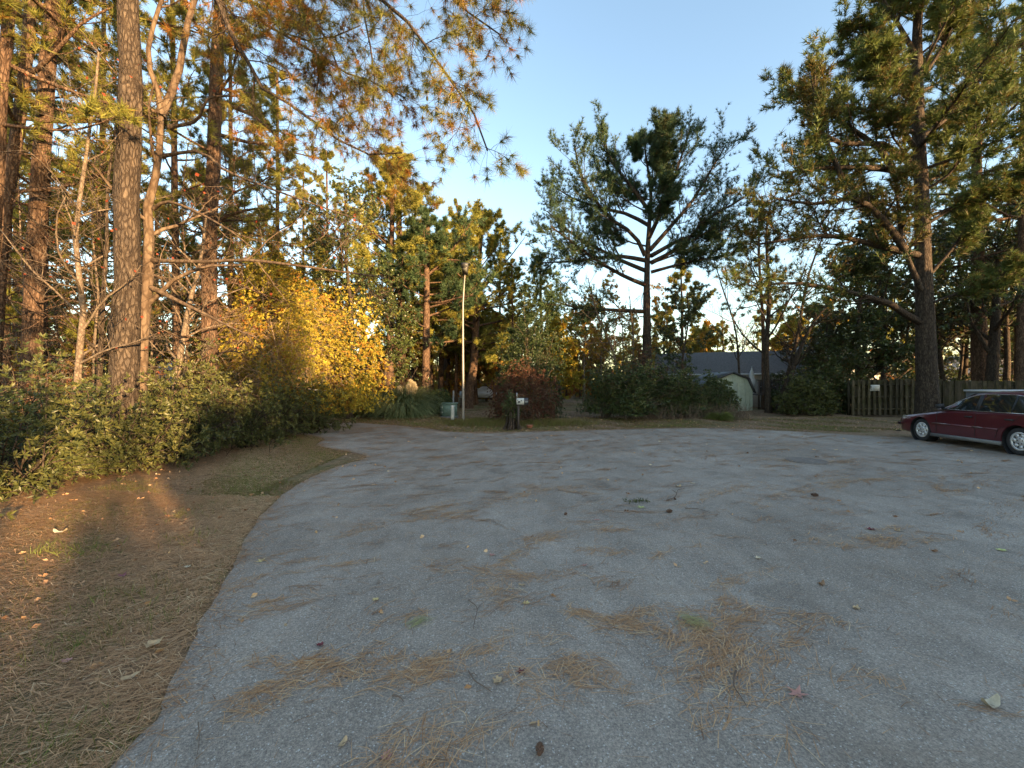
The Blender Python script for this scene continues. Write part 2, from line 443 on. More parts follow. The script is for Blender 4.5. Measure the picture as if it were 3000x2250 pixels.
# ground: grid with slight relief away from the road
gx = np.concatenate([np.linspace(-400, -40, 10), np.linspace(-36, 36, 145), np.linspace(40, 400, 10)])
gy = np.concatenate([np.linspace(-300, -22, 8), np.linspace(-20, 50, 141), np.linspace(55, 600, 12)])
XX, YY = np.meshgrid(gx, gy)
def rel(x, y):
    return 0.05 * (np.sin(x * 0.9 + 1.3 * np.sin(y * 0.5)) + np.sin(y * 1.1 + 0.7 * np.sin(x * 0.8)) + 0.5 * np.sin(x * 2.7 + y * 1.9))
near = np.zeros(XX.shape)
flatP = np.stack([XX.ravel(), YY.ravel()], 1)
d = np.full(len(flatP), 1e9)
for i in range(0, len(ROAD)):
    a, b = ROAD[i], ROAD[(i + 1) % len(ROAD)]
    ab = b - a; t = np.clip(((flatP - a) @ ab) / (ab @ ab + 1e-9), 0, 1)
    d = np.minimum(d, np.linalg.norm(flatP - (a + t[:, None] * ab), axis=1))
d[in_road(flatP)] = 0
amp = np.clip((d - 0.5) / 2.5, 0, 1) * np.clip((60 - np.abs(flatP[:, 0])) / 20, 0, 1) * np.clip((70 - flatP[:, 1]) / 20, 0, 1)
Z = rel(flatP[:, 0], flatP[:, 1]) * amp - 0.006
nx, ny = len(gx), len(gy)
ii = np.arange(ny - 1)[:, None] * nx + np.arange(nx - 1)[None, :]
q = np.stack([ii, ii + 1, ii + nx + 1, ii + nx], -1).reshape(-1, 4)
g = MB().add(np.column_stack([flatP, Z]), q).build('ground', M['ground'], smooth=True); g['kind'] = 'structure'
r_ = sheet('road', ROADF, 0.004, M['asphalt']); r_['kind'] = 'structure'

# ------------------------------------------------------------------ growing things
def resample(pts, k):
    pts = np.array(pts, float)
    # catmull-rom then even spacing
    P = np.vstack([2 * pts[0] - pts[1], pts, 2 * pts[-1] - pts[-2]])
    out = []
    for i in range(1, len(P) - 2):
        for t in np.linspace(0, 1, 8, endpoint=False):
            p0, p1, p2, p3 = P[i - 1], P[i], P[i + 1], P[i + 2]
            out.append(0.5 * ((2 * p1) + (-p0 + p2) * t + (2 * p0 - 5 * p1 + 4 * p2 - p3) * t * t + (-p0 + 3 * p1 - 3 * p2 + p3) * t ** 3))
    out.append(pts[-1]); out = np.array(out)
    s = np.concatenate([[0], np.cumsum(np.linalg.norm(np.diff(out, axis=0), axis=1))])
    u = np.linspace(0, s[-1], k)
    return np.stack([np.interp(u, s, out[:, c]) for c in range(3)], 1)
def unit(a): return a / (np.linalg.norm(a, axis=-1, keepdims=True) + 1e-9)
def at(paths, rads, idx, t):
    k = paths.shape[1]; f = t * (k - 1); i = np.minimum(f.astype(int), k - 2); w = (f - i)
    p = paths[idx, i] * (1 - w)[:, None] + paths[idx, i + 1] * w[:, None]
    T = unit(paths[idx, i + 1] - paths[idx, i])
    r = rads[idx, i] * (1 - w) + rads[idx, i + 1] * w
    return p, T, r
def spawn(rng, paths, rads, n, t0=0.3, t1=1.0, ang=(30, 60), L=(0.3, 0.5), k=5, up=0.1, wig=0.15, rr=0.5, rmin=0.004, taper=0.4, absL=None):
    B = paths.shape[0]
    if B == 0: return np.zeros((0, k, 3)), np.zeros((0, k))
    idx = np.repeat(np.arange(B), n)
    t = t0 + (t1 - t0) * (np.tile(np.arange(n), B) + rng.random(B * n)) / n
    p, T, r = at(paths, rads, idx, t)
    plen = np.linalg.norm(np.diff(paths, axis=1), axis=2).sum(1)[idx]
    rv = rng.normal(size=(B * n, 3)); perp = unit(np.cross(T, rv))
    a = np.radians(rng.uniform(ang[0], ang[1], B * n))[:, None]
    d = np.cos(a) * T + np.sin(a) * perp
    ln = (absL[0] + (absL[1] - absL[0]) * rng.random(B * n)) if absL else plen * rng.uniform(L[0], L[1], B * n)
    ln = ln * (1 - taper * t)
    out = np.zeros((B * n, k, 3)); out[:, 0] = p
    for i in range(1, k):
        d = unit(d + np.array([0, 0, up]) + rng.normal(0, wig, (B * n, 3)))
        out[:, i] = out[:, i - 1] + d * (ln / (k - 1))[:, None]
    r0 = np.maximum(r * rr, rmin)
    R = r0[:, None] * np.linspace(1, 0.35, k)[None]
    R = np.maximum(R, rmin * 0.5)
    return out, R
def blades(mb, rng, p, d, n, L, w, th=(15, 85), quad=False, tone=None, droop=0.0, tv=0.12):
    """bursts of needles (triangles) or leaves (diamonds) about points p, axis d"""
    B = len(p)
    if B == 0: return
    idx = np.repeat(np.arange(B), n); N = B * n
    a = np.radians(rng.uniform(th[0], th[1], N))[:, None]
    ax = d[idx]
    perp = unit(np.cross(ax, rng.normal(size=(N, 3))))
    dd = unit(np.cos(a) * ax + np.sin(a) * perp - np.array([0, 0, droop]))
    ll = (L * rng.uniform(0.65, 1.15, N))[:, None]
    base = p[idx] + ax * (rng.uniform(-0.5, 0.1, N)[:, None] * L * 0.5)
    side = unit(np.cross(dd, rng.normal(size=(N, 3)))) * (w * rng.uniform(0.7, 1.3, N))[:, None] * 0.5
    if tone is None: tone = rng.uniform(0.15, 0.9, B)
    tt = np.clip(tone[idx] + rng.normal(0, tv, N), 0, 1)
    if not quad:
        v = np.stack([base - side, base + side, base + dd * ll], 1).reshape(-1, 3)
        f = np.arange(N * 3).reshape(-1, 3)
        mb.add(v, f, np.repeat(tt, 3))
    else:
        mid = base + dd * ll * 0.45
        v = np.stack([base, mid - side, base + dd * ll, mid + side], 1).reshape(-1, 3)
        f = np.arange(N * 4).reshape(-1, 4)
        mb.add(v, f, np.repeat(tt, 4))

def trunk_mesh(mb, rng, path, r0, r1, sides=20, rough=0.05, flare=0.35, seg=None):
    k = seg or max(12, int(len(path)))
    P = resample(path, k)
    h = np.linspace(0, 1, k)
    R = r0 + (r1 - r0) * h ** 0.85
    R = R + r0 * flare * np.exp(-h * np.linalg.norm(P[-1] - P[0]) / 0.7)
    # rough ring by ring
    T = unit(np.gradient(P, axis=0)); U = unit(np.cross(T, np.array([0.0, 1.0, 0.0]))); W = np.cross(T, U)
    a = np.arange(sides) * 2 * PI / sides
    nz = rng.normal(0, rough, (k, sides)); col = rng.normal(0, rough * 0.9, (1, sides))
    RR = R[:, None] * (1 + nz + col)
    ring = P[:, None] + RR[..., None] * (np.cos(a)[None, :, None] * U[:, None] + np.sin(a)[None, :, None] * W[:, None])
    i = np.arange(k - 1)[:, None]; j = np.arange(sides)[None]; j2 = (j + 1) % sides
    q = np.stack([i * sides + j, i * sides + j2, (i + 1) * sides + j2, (i + 1) * sides + j], -1).reshape(-1, 4)
    mb.add(ring.reshape(-1, 3), q, 0.5)
    return P, R

def conifer(label, trunk, r0, r1, limbs=(), nl=26, t0=0.4, lmax=4.0, n2=8, n3=5, needles=14, nlen=0.22, nw=0.012, seed=1, mat='needle', bark='bark',
            group='pine trees', name='pine_tree', limb_el=(-5, 35), tuft_up=0.25, limb_r=0.07, sides=18, dead=0, l2=(0.28, 0.5), l3=(0.25, 0.45), shape=0.6, up1=0.06, seg=26, tips=3,
            cat='pine tree', tone_mu=0.5, n3x=0, cones=0, rmin3=0.004, maxl=None, xtra=0, t1=1.0):
    rng = np.random.default_rng(seed)
    trunk = np.array(trunk, float); org = trunk[0].copy(); org[2] = 0
    t = thing(name, label, cat, org, 0, group)
    tb = MB()
    P, R = trunk_mesh(tb, rng, trunk - org, r0, r1, sides, 0.04, seg=seg)
    LP = []; LR = []
    K = 9
    for L in limbs:
        L = resample(np.array(L) - org, K); ln = np.linalg.norm(L[-1] - L[0])
        LP.append(L); LR.append(np.linspace(1, 0.25, K) * max(0.03, min(r0 * 0.42, 0.018 * ln + 0.03)))
    H = P[-1, 2]
    for i in range(nl):
        tt = t0 + (t1 - t0) * ((i + rng.random()) / nl) ** 0.9
        f = tt * (len(P) - 1); a = min(int(f), len(P) - 2); p = P[a] + (P[a + 1] - P[a]) * (f - a)
        rr = R[a]
        u = (tt - t0) / (1 - t0)
        ln = lmax * (0.35 + 0.65 * math.sin(PI * min(1, (u * 0.85 + 0.12)) ** shape)) * rng.uniform(0.7, 1.1)
        ln *= (1 - 0.55 * u ** 3)
        az = i * 2.399 + rng.uniform(-0.5, 0.5); el = math.radians(limb_el[0] + (limb_el[1] - limb_el[0]) * u + rng.uniform(-10, 10))
        if maxl: ln = min(ln, maxl(p + org, az, u, ln))
        d = np.array([math.cos(az) * math.cos(el), math.sin(az) * math.cos(el), math.sin(el)])
        q = [p]
        for k in range(K - 1):
            d = unit(d + np.array([0, 0, up1]) + rng.normal(0, 0.09, 3)); q.append(q[-1] + d * ln / (K - 1))
        LP.append(np.array(q)); LR.append(np.linspace(1, 0.2, K) * max(0.015, min(limb_r * ln / 4, rr * 0.5)))
    LP = np.array(LP); LR = np.array(LR)
    tb.tubes(LP, LR, 6)
    s2, r2 = spawn(rng, LP, LR, n2, 0.22, 1.0, (25, 62), l2, 5, 0.08, 0.13, 0.38, 0.008, 0.35)
    tb.tubes(s2, r2, 3)
    s3, r3 = spawn(rng, s2, r2, n3, 0.25, 1.0, (22, 60), l3, 3, tuft_up * 0.5, 0.16, 0.5, rmin3, 0.3)
    tb.tubes(s3, r3, 2)
    if dead:
        dl, dr = spawn(rng, P[None], R[None], dead, 0.12, t0, (60, 95), None, 6, -0.03, 0.2, 0.16, 0.012, 0, (0.5, 2.4))
        d2, dr2 = spawn(rng, dl, dr, 5, 0.3, 1, (30, 70), (0.3, 0.6), 4, 0.0, 0.25, 0.6, 0.005)
        tb.tubes(dl, dr, 4).tubes(d2, dr2, 2)
    if xtra:
        x3, y3 = spawn(rng, LP, LR, xtra, 0.38, 1.0, (30, 75), None, 3, tuft_up * 0.5, 0.16, 0.4, rmin3, 0.2, (0.35, 1.0))
        tb.tubes(x3, y3, 2)
    tb.build('trunk', M[bark], t, smooth=True)
    cb = MB()
    pts = []; dirs = []; tones = []
    limbtone = rng.uniform(-0.15, 0.15, len(LP))
    li = np.repeat(np.repeat(limbtone, n2), n3)
    for j in range(tips):
        tt = np.full(len(s3), 1.0 - j * 0.3) - rng.random(len(s3)) * 0.1
        p, T, _ = at(s3, r3, np.arange(len(s3)), np.clip(tt, 0, 1))
        pts.append(p); dirs.append(unit(T + np.array([0, 0, tuft_up]))); tones.append(li)
    if xtra:
        for tt in (1.0, .65):
            p, T, _ = at(x3, y3, np.arange(len(x3)), np.full(len(x3), tt)); pts.append(p); dirs.append(unit(T + np.array([0, 0, tuft_up]))); tones.append(np.repeat(limbtone, xtra))
    p, T, _ = at(s2, r2, np.arange(len(s2)), np.ones(len(s2)))
    pts.append(p); dirs.append(unit(T + np.array([0, 0, tuft_up]))); tones.append(np.repeat(limbtone, n2))
    pts = np.concatenate(pts); dirs = np.concatenate(dirs); tn = tone_mu + np.concatenate(tones) + rng.normal(0, 0.14, len(pts))
    blades(cb, rng, pts, dirs, int(needles * 1.05), nlen * 1.1, nw * 1.85, (12, 88), False, tn)
    cb.build('crown', M[mat], t)
    if cones:
        co = MB(); sel = rng.choice(len(pts), cones, replace=False)
        for i in sel:
            c = pts[i] + np.array([0, 0, -0.05])
            co.tubes([c, c - [0, 0, .03], c - [0, 0, .07], c - [0, 0, .1]], [0.012, 0.035, 0.03, 0.008], 6)
        o = co.build('cones', M['cone'], t); o['kind'] = 'stuff'
    return t

def broadleaf(label, stems, seed, mat='broad', bark='bark_dark', r=0.15, n1=8, n2=6, n3=5, L1=(0.3, 0.5), leaf=0.12, lw=0.05, nleaf=8, tips=2, name='evergreen_tree', cat='tree', group=None,
              t0=0.25, up=0.06, wig=0.18, th=(20, 100), tone_mu=0.5, rmin=0.004, ang=(35, 75), smooth_r1=0.25, keep=1.0, sides=10, L2=(0.4, 0.65), L3=(0.35, 0.6), droop=0.0):
    """stems: list of polylines (world)"""
    rng = np.random.default_rng(seed)
    org = np.array(stems[0][0], float); org = np.array([org[0], org[1], 0.0])
    t = thing(name, label, cat, org, 0, group)
    S = np.array([resample(np.array(s, float) - org, 12) for s in stems])
    rad = np.array([(r if not hasattr(r, '__len__') else r[i]) for i in range(len(stems))])
    R = rad[:, None] * np.linspace(1, smooth_r1, 12)[None]
    R[:, 0] *= 1.25
    tb = MB(); tb.tubes(S, R, sides)
    s1, q1 = spawn(rng, S, R, n1, t0, 1.0, ang, L1, 7, up, wig * 0.7, 0.5, rmin * 3, 0.45); tb.tubes(s1, q1, 5)
    s2, q2 = spawn(rng, s1, q1, n2, 0.2, 1.0, (25, 65), L2, 5, up, wig, 0.5, rmin * 1.8, 0.4); tb.tubes(s2, q2, 3)
    s3, q3 = spawn(rng, s2, q2, n3, 0.15, 1.0, (25, 65), L3, 3, up, wig, 0.6, rmin, 0.3); tb.tubes(s3, q3, 2)
    tb.build('trunk', M[bark], t, smooth=True)
    if nleaf:
        cb = MB(); P = []; D = []; T_ = []
        lt = np.repeat(np.repeat(rng.uniform(-0.18, 0.18, len(s1)), n2), n3)
        for j in range(tips):
            p, T, _ = at(s3, q3, np.arange(len(s3)), np.clip(np.full(len(s3), 1 - j * 0.35) - rng.random(len(s3)) * .15, 0, 1))
            P.append(p); D.append(unit(T + np.array([0, 0, 0.15]))); T_.append(lt)
        P = np.concatenate(P); D = np.concatenate(D); T_ = tone_mu + np.concatenate(T_) + rng.normal(0, 0.13, len(P))
        if keep < 1:
            m = rng.random(len(P)) < keep; P, D, T_ = P[m], D[m], T_[m]
        blades(cb, rng, P, D, nleaf if nleaf < 3 else nleaf + 3, leaf * 1.15, lw * 1.2, th, True, T_, droop)
        cb.build('crown', M[mat], t)
    return t

def shrub(label, c, rx, ry, h, seed, mat='shrub', n=900, nleaf=9, leaf=0.10, lw=0.03, name='shrub', cat='shrub', group=None, z0=0.15, tone_mu=0.5, stems=9, lump=0.22, inner=0.55, th=(20, 95),
          tri=False, twigs=0, rotz=0.0, up=0.5, twig_mat='twig', twiglen=(0.5, 1.1)):
    rng = np.random.default_rng(seed)
    c = np.array([c[0], c[1], 0.0])
    t = thing(name, label, cat, c, rotz, group)
    d = unit(rng.normal(size=(n, 3))); d[:, 2] = np.abs(d[:, 2]) * 1.05 - 0.12; d = unit(d)
    ph = rng.uniform(0, 6.28, 6)
    lumps = 1 + lump * (np.sin(d[:, 0] * 5 + ph[0]) * np.sin(d[:, 1] * 5 + ph[1]) + 0.6 * np.sin(d[:, 2] * 8 + ph[2] + d[:, 0] * 4) + 0.5 * np.sin(d[:, 0] * 11 + d[:, 1] * 9 + ph[3]))
    rad = (inner + (1 - inner) * rng.random(n) ** 0.45) * lumps
    p = np.column_stack([d[:, 0] * rx * rad, d[:, 1] * ry * rad, z0 + (d[:, 2] + 0.08) * (h - z0) * rad])
    p[:, 2] = np.maximum(p[:, 2], 0.06)
    cb = MB()
    tn = tone_mu + 0.18 * (lumps - 1) / max(lump, 1e-3) * 0.5 + rng.normal(0, 0.13, n)
    blades(cb, rng, p, unit(d + np.array([0, 0, up])), nleaf, leaf, lw, th, not tri, tn)
    cb.build('foliage', M[mat], t)
    sb = MB()
    sel = rng.choice(n, stems * 4, replace=False)
    paths = []
    for i in sel:
        b = np.array([rng.normal(0, rx * 0.12), rng.normal(0, ry * 0.12), 0.0]); e = p[i] * 0.97
        m = b + (e - b) * 0.5 + np.array([0, 0, 0.12 * h]) + rng.normal(0, 0.05, 3)
        paths.append(resample([b, m, e], 5))
    sb.tubes(np.array(paths), np.tile(np.linspace(0.018, 0.006, 5), (len(paths), 1)), 4)
    if twigs:
        sel = rng.choice(n, twigs, replace=True)
        base = p[sel] * 0.8; dd = unit(d[sel] + rng.normal(0, 0.6, (twigs, 3)) + np.array([0, 0, 0.3]))
        ln = rng.uniform(twiglen[0], twiglen[1], twigs)[:, None]
        TP = [base]
        for k in range(4):
            dd = unit(dd + rng.normal(0, 0.25, (twigs, 3)) - np.array([0, 0, 0.10])); TP.append(TP[-1] + dd * ln / 4)
        TP = np.stack(TP, 1)
        sb.tubes(TP, np.tile(np.linspace(0.010, 0.003, 5), (twigs, 1)), 3, tone=rng.uniform(0.4, 1.0, twigs))
    sb.build('stems', M[twig_mat], t)
    return t

def stem(pts, Y, ztop=None, Ytop=None, zbase=-0.05):
    P = [V(x, y, Y + ((Ytop - Y) * i / max(1, len(pts) - 1) if Ytop else 0)) for i, (x, y) in enumerate(pts)]
    P = sorted(P, key=lambda p: p[2])
    if P[0][2] > 0.15:
        s = (P[1] - P[0]) / (P[1][2] - P[0][2]); P = [P[0] - s * (P[0][2] - zbase) * 0.6 + 0 * P[0]] + P; P[0][2] = zbase
    else: P[0][2] = zbase
    if ztop and P[-1][2] < ztop - 0.5:
        s = (P[-1] - P[-2]) / (P[-1][2] - P[-2][2]); s[:2] *= 0.5; e = P[-1] + s * (ztop - P[-1][2]); e[2] = ztop; P.append(e)
    return np.array(P)
def cr(k, pts, shift=(0, 0)): return [crop(k, x, y) for x, y in pts]
def LV(k, pts, Y0, Y1): 
    n = len(pts)
    return [V(*crop(k, x, y), Y0 + (Y1 - Y0) * i / (n - 1)) for i, (x, y) in enumerate(pts)]

# ------------------------------------------------------------------ buildings
def siding_wall(mb, a, b, z0, z1, th=0.12, step=0.14, tone=0.5):
    """lapped boards between ground points a and b"""
    a = np.array(a, float); b = np.array(b, float); d = b - a; L = np.linalg.norm(d); d /= L; n = np.array([d[1], -d[0]])
    z = z0
    while z < z1 - 0.01:
        zz = min(z + step, z1)
        v = []
        for (p, off, h) in ((a, 0.03, z), (b, 0.03, z), (b, 0.008, zz), (a, 0.008, zz), (a, -th, z), (b, -th, z), (b, -th, zz), (a, -th, zz)):
            q = p + n * off; v.append([q[0], q[1], h])
        mb.add(v, [[0, 1, 2, 3], [5, 4, 7, 6], [1, 5, 6, 2], [4, 0, 3, 7], [4, 5, 1, 0]], tone)
        z = zz
def slab(mb, pts, th, tone=0.5):
    """a sloping slab from 4 corner points"""
    p = np.array(pts, float); n = unit(np.cross(p[1] - p[0], p[3] - p[0]))
    if n[2] < 0: n = -n
    v = np.vstack([p, p - n * th])
    mb.add(v, [[0, 1, 2, 3], [7, 6, 5, 4], [0, 4, 5, 1], [1, 5, 6, 2], [2, 6, 7, 3], [3, 7, 4, 0]], tone)

def house(name, label, c, rz, L, D, eave, ridge, wins=(), over=0.45, rows=True, group=None):
    t = thing(name, label, 'house', (c[0], c[1], 0), rz, group)
    w = MB()
    siding_wall(w, (-L / 2, -D / 2), (L / 2, -D / 2), 0, eave)
    siding_wall(w, (L / 2, -D / 2 + .12), (L / 2, D / 2 - .12), 0, eave)
    siding_wall(w, (L / 2, D / 2), (-L / 2, D / 2), 0, eave)
    siding_wall(w, (-L / 2, D / 2 - .12), (-L / 2, -D / 2 + .12), 0, eave)
    for sx in (-1, 1):
        x0 = sx * (L / 2 - 0.06)
        w.prism([(-D / 2 + 0.05, eave - 0.0), (D / 2 - 0.05, eave - 0.0), (0, ridge - 0.12)], x0 - 0.05, x0 + 0.05, 'x')
    w.build('wall', M['white_paint'], t)
    r = MB()
    pit = (ridge - eave) / (D / 2); ov = over
    for s in (-1, 1):
        ye = s * (D / 2 + ov); ze = eave - ov * pit
        rows_n = 24
        for k in range(rows_n):   # shingle courses, each lapping the one below
            f0, f1 = k / rows_n, (k + 1) / rows_n
            y0, y1 = ye * (1 - f0), ye * (1 - f1); z0, z1 = ze + (ridge - ze) * f0, ze + (ridge - ze) * f1
            slab(r, [(-L / 2 - ov, y0, z0 + 0.038), (L / 2 + ov, y0, z0 + 0.038), (L / 2 + ov, y1, z1 + 0.024), (-L / 2 - ov, y1, z1 + 0.024)], 0.03)
    r.build('roof', M['shingle'], t, fix=False)
    for s in (-1, 1):
        MB().box((0, s * (D / 2 + ov + 0.02), eave - ov * pit - 0.03), (L + 2 * ov, 0.03, 0.16)).build('fascia', M['pvc'], t)
    gu = MB(); gu.box((0, -(D / 2 + ov + 0.09), eave - ov * pit), (L + 2 * ov, 0.11, 0.10)); gu.build('gutter', M['white_paint'], t)
    for (x, z, ww, hh) in wins:
        f = MB()
        for dx in (-1, 1): f.box((x + dx * ww / 2, -D / 2 - 0.05, z), (0.07, 0.06, hh + .07))
        for dz in (-1, 1): f.box((x, -D / 2 - 0.05, z + dz * hh / 2), (ww - .07, 0.055, 0.07))
        f.box((x, -D / 2 - 0.05, z), (ww - .07, 0.05, 0.04))
        wo_ = f.build('window', M['white_paint'], t)
        MB().box((x, -D / 2 - 0.037, z), (ww - .06, 0.012, hh - .06)).build('pane', M['car_glass'], wo_)
    return t
# white house: eave line from (1490,805) to (1690,795) in view, 30 m off
hl = V(1462, 808, 31.0); hr = V(1735, 797, 28.0)
hc = (hl + hr) / 2; hrz = math.atan2(hr[1] - hl[1], hr[0] - hl[0])
hc2 = hc[:2] + np.array([-math.sin(hrz), math.cos(hrz)]) * 4.1
house('ranch_house', 'long low white clapboard house with dark grey shingle roof behind the brush', hc2, hrz, 10.6, 7.4, 2.62, 4.35,
      wins=[(-3.4, 1.6, 0.8, 1.0), (0.0, 1.75, 0.5, 0.9), (2.1, 1.5, 1.2, 1.1)])
# white two-storey gable to the right of it
gc = V(1725, 760, 34.0)
house('gabled_house', 'white gabled house part hidden by trees, right of the grey roofed one', (gc[0] + 2.6, gc[1] + 2, 0)[:2], 1.2, 7.5, 6.6, 3.0, 5.4, wins=[(0, 1.9, 1.0, 1.2)])
hz_ = V(125, 752, 34)
house('neighbour_house', 'blue grey roofed house far behind the left tree trunks', (hz_[0] - 1, hz_[1] + 3), 0.12, 13, 7, 2.9, 5.2, wins=[(-2, 1.6, 1, 1.1), (3, 1.6, 1, 1.1)])
hq = V(2195, 790, 40)
house('white_cottage', 'pale house wall glimpsed behind the right hand fence', (hq[0] + 1, hq[1] + 2), -0.1, 9, 6, 2.8, 4.6, wins=[(-1, 1.6, 1, 1.1)])
hq2 = V(560, 790, 42)
house('far_house', 'distant house roof glimpsed behind the golden thicket', (hq2[0] + 1, hq2[1] + 2), 0.1, 11, 6, 2.7, 4.4, wins=[(-1, 1.6, 1, 1.1)])

# green gambrel shed
sc_ = V(1608, 880, 25.0)
sh = thing('garden_shed', 'pale green shed with dark edged gambrel roof beside the deck', 'shed', (V(1556, 0, 25.9)[0], 25.9, 0), 0.10)
w = MB(); prof = [(-1.35, 0), (1.35, 0), (1.35, 1.25), (0.98, 2.0), (0, 2.35), (-0.98, 2.0), (-1.35, 1.25)]
w.prism(prof, -1.2, 1.2, 'y'); w.build('wall', M['shed_green'], sh)
gr = MB()
for x in np.arange(-1.25, 1.3, 0.3): 
    top = 2.3 - abs(x) * 0.33 if abs(x) < .98 else 2.0 - (abs(x) - .98) * 2.0
    gr.box((x, -1.208, top / 2), (0.02, 0.012, top - 0.06))
gr.build('batten', M['shed_green'], sh)
rf = MB(); pr = [(1.42, 1.15), (1.03, 2.03), (0, 2.42), (-1.03, 2.03), (-1.42, 1.15)]
for a, b in zip(pr[:-1], pr[1:]):
    slab(rf, [(a[0], -1.32, a[1] + .05), (a[0], 1.32, a[1] + .05), (b[0], 1.32, b[1] + .05), (b[0], -1.32, b[1] + .05)], 0.05)
    rf.box(((a[0] + b[0]) / 2, -1.345, (a[1] + b[1]) / 2), (math.hypot(a[0] - b[0], a[1] - b[1]) + .04, 0.03, 0.10), 0, 0.5, (math.atan2(a[1] - b[1], b[0] - a[0]), 'Y'))
rf.build('roof', M['trim_dark'], sh)
MB().box((-0.1, -1.215, 0.9), (0.9, 0.02, 1.75)).build('door', M['shed_green'], sh)

# raised deck with railing
dk = thing('deck', 'dark wooden raised deck with baluster railing in front of the white house', 'deck', (V(1640, 850, 27)[0] + 1.0, 27.0, 0), 0.08)
fl = MB(); 
for i in range(16): fl.box((0, -1.1 + i * 0.145, 1.0), (4.0, 0.135, 0.04))
fl.build('deck_floor', M['dark_wood'], dk)
for x in (-1.9, -0.6, 0.6, 1.9):
    MB().box((x, -1.12, 0.97), (0.09, 0.09, 1.94)).build('post', M['dark_wood'], dk)
ra = MB(); ra.box((0, -1.12, 1.96), (4.05, 0.13, 0.05)); ra.box((0, -1.12, 1.12), (3.8, 0.05, 0.07)); ra.build('rail', M['dark_wood'], dk)
proto_b = None
for i in range(30):
    x = -1.82 + i * 0.1255
    if proto_b is None: ob = proto_b = MB().box((0, 0, 0), (0.035, 0.035, 0.78)).build('baluster', M['dark_wood'], dk)
    else: ob = proto_b.copy(); COL.objects.link(ob); ob.parent = dk
    ob.location = (x, -1.12, 1.54)
# folded patio umbrella
uc = V(1624, 835, 27.4)
um = thing('patio_umbrella', 'closed white patio umbrella standing on the deck', 'umbrella', (uc[0], 27.4, 1.03))
MB().tubes([[0, 0, 0], [0, 0, 1.9]], [0.022, 0.018], 8).build('pole', M['steel'], um)
rg = np.random.default_rng(5); K = 14; a = np.arange(K) * 2 * PI / K
prof_u = [(0.55, 0.17), (0.75, 0.20), (1.0, 0.17), (1.15, 0.11), (1.22, 0.14), (1.5, 0.09), (1.68, 0.035), (1.85, 0.008)]
ring = np.array([[[rr_ * (1 + 0.28 * (-1) ** i) * math.cos(a[i]), rr_ * (1 + 0.28 * (-1) ** i) * math.sin(a[i]), z] for i in range(K)] for z, rr_ in prof_u])
q = [[i * K + j, i * K + (j + 1) % K, (i + 1) * K + (j + 1) % K, (i + 1) * K + j] for i in range(len(prof_u) - 1) for j in range(K)]
MB().add(ring.reshape(-1, 3), q).build('canopy', M['white_paint'], um)

# ------------------------------------------------------------------ fence
FY = 21.6
f0 = V(1838, 0, FY)[0]; f1 = V(2420, 0, FY)[0]
fence = thing('wooden_fence', 'weathered mossy wooden board fence behind the big pine and the maroon car', 'fence', (f0, FY, 0))
bm_proto = []
rg = np.random.default_rng(11)
for hvar in range(4):
    hgt = 1.93 + rg.uniform(-0.03, 0.03)
    m = MB().prism([(-0.068, 0), (0.068, 0), (0.068, hgt - 0.05), (0.03, hgt), (-0.03, hgt), (-0.068, hgt - 0.05)], -0.011, 0.011, 'y')
    bm_proto.append(m)
first = [None] * 4
Lf = f1 - f0; nb = int(Lf / 0.145)
for i in range(nb):
    x = 0.08 + i * 0.145
    right = x + f0 > V(2035, 0, FY)[0]
    frontside = (i % 2 == 0)
    if not right and frontside is False and i % 2: yoff = 0.075
    else: yoff = -0.055 if not right else (-0.055 if i % 2 else -0.058)
    k = i % 4
    if first[k] is None: b = first[k] = bm_proto[k].build('board', M['board'], fence)
    else: b = first[k].copy(); COL.objects.link(b); b.parent = fence
    if not right and i % 2: b.scale = (2.3, 1, 1)
    b.location = (x + rg.normal(0, 0.012), yoff, 0.02 + (rg.normal(0, 0.02) if not right else -0.06 + rg.normal(0, 0.012)))
    b.rotation_euler = (rg.normal(0, 0.012), rg.normal(0, 0.018), 0)
for z in (0.35, 1.0, 1.65):
    MB().box((Lf / 2, 0.0, z), (Lf, 0.085, 0.09)).build('rail', M['board'], fence)
for i in range(int(Lf / 2.4) + 1):
    MB().box((i * 2.4, 0.135, 0.93), (0.1, 0.1, 1.86)).build('post', M['board'], fence)
sx, sz = V(1887, 838, FY)[0], V(1887, 838, FY)[2]
sg = thing('fence_sign', 'small white notice with faded print nailed to the fence boards', 'sign', (sx, FY - 0.075, sz))
MB().box((0, 0, 0), (0.52, 0.012, 0.33)).build('panel', M['pvc'], sg)
pm = MB(); rg = np.random.default_rng(2)
pm.box((-0.19, -0.0085, 0.06), (0.08, 0.004, 0.09)).box((-0.19, -0.0085, -0.06), (0.06, 0.004, 0.07))
for j in range(4):
    x = -0.10
    while x < 0.2:
        ww = rg.uniform(0.02, 0.06); pm.box((x + ww / 2, -0.0085, 0.09 - j * 0.06), (ww, 0.004, 0.016)); x += ww + 0.018
pm.build('print', M['grey_clad'], sg)

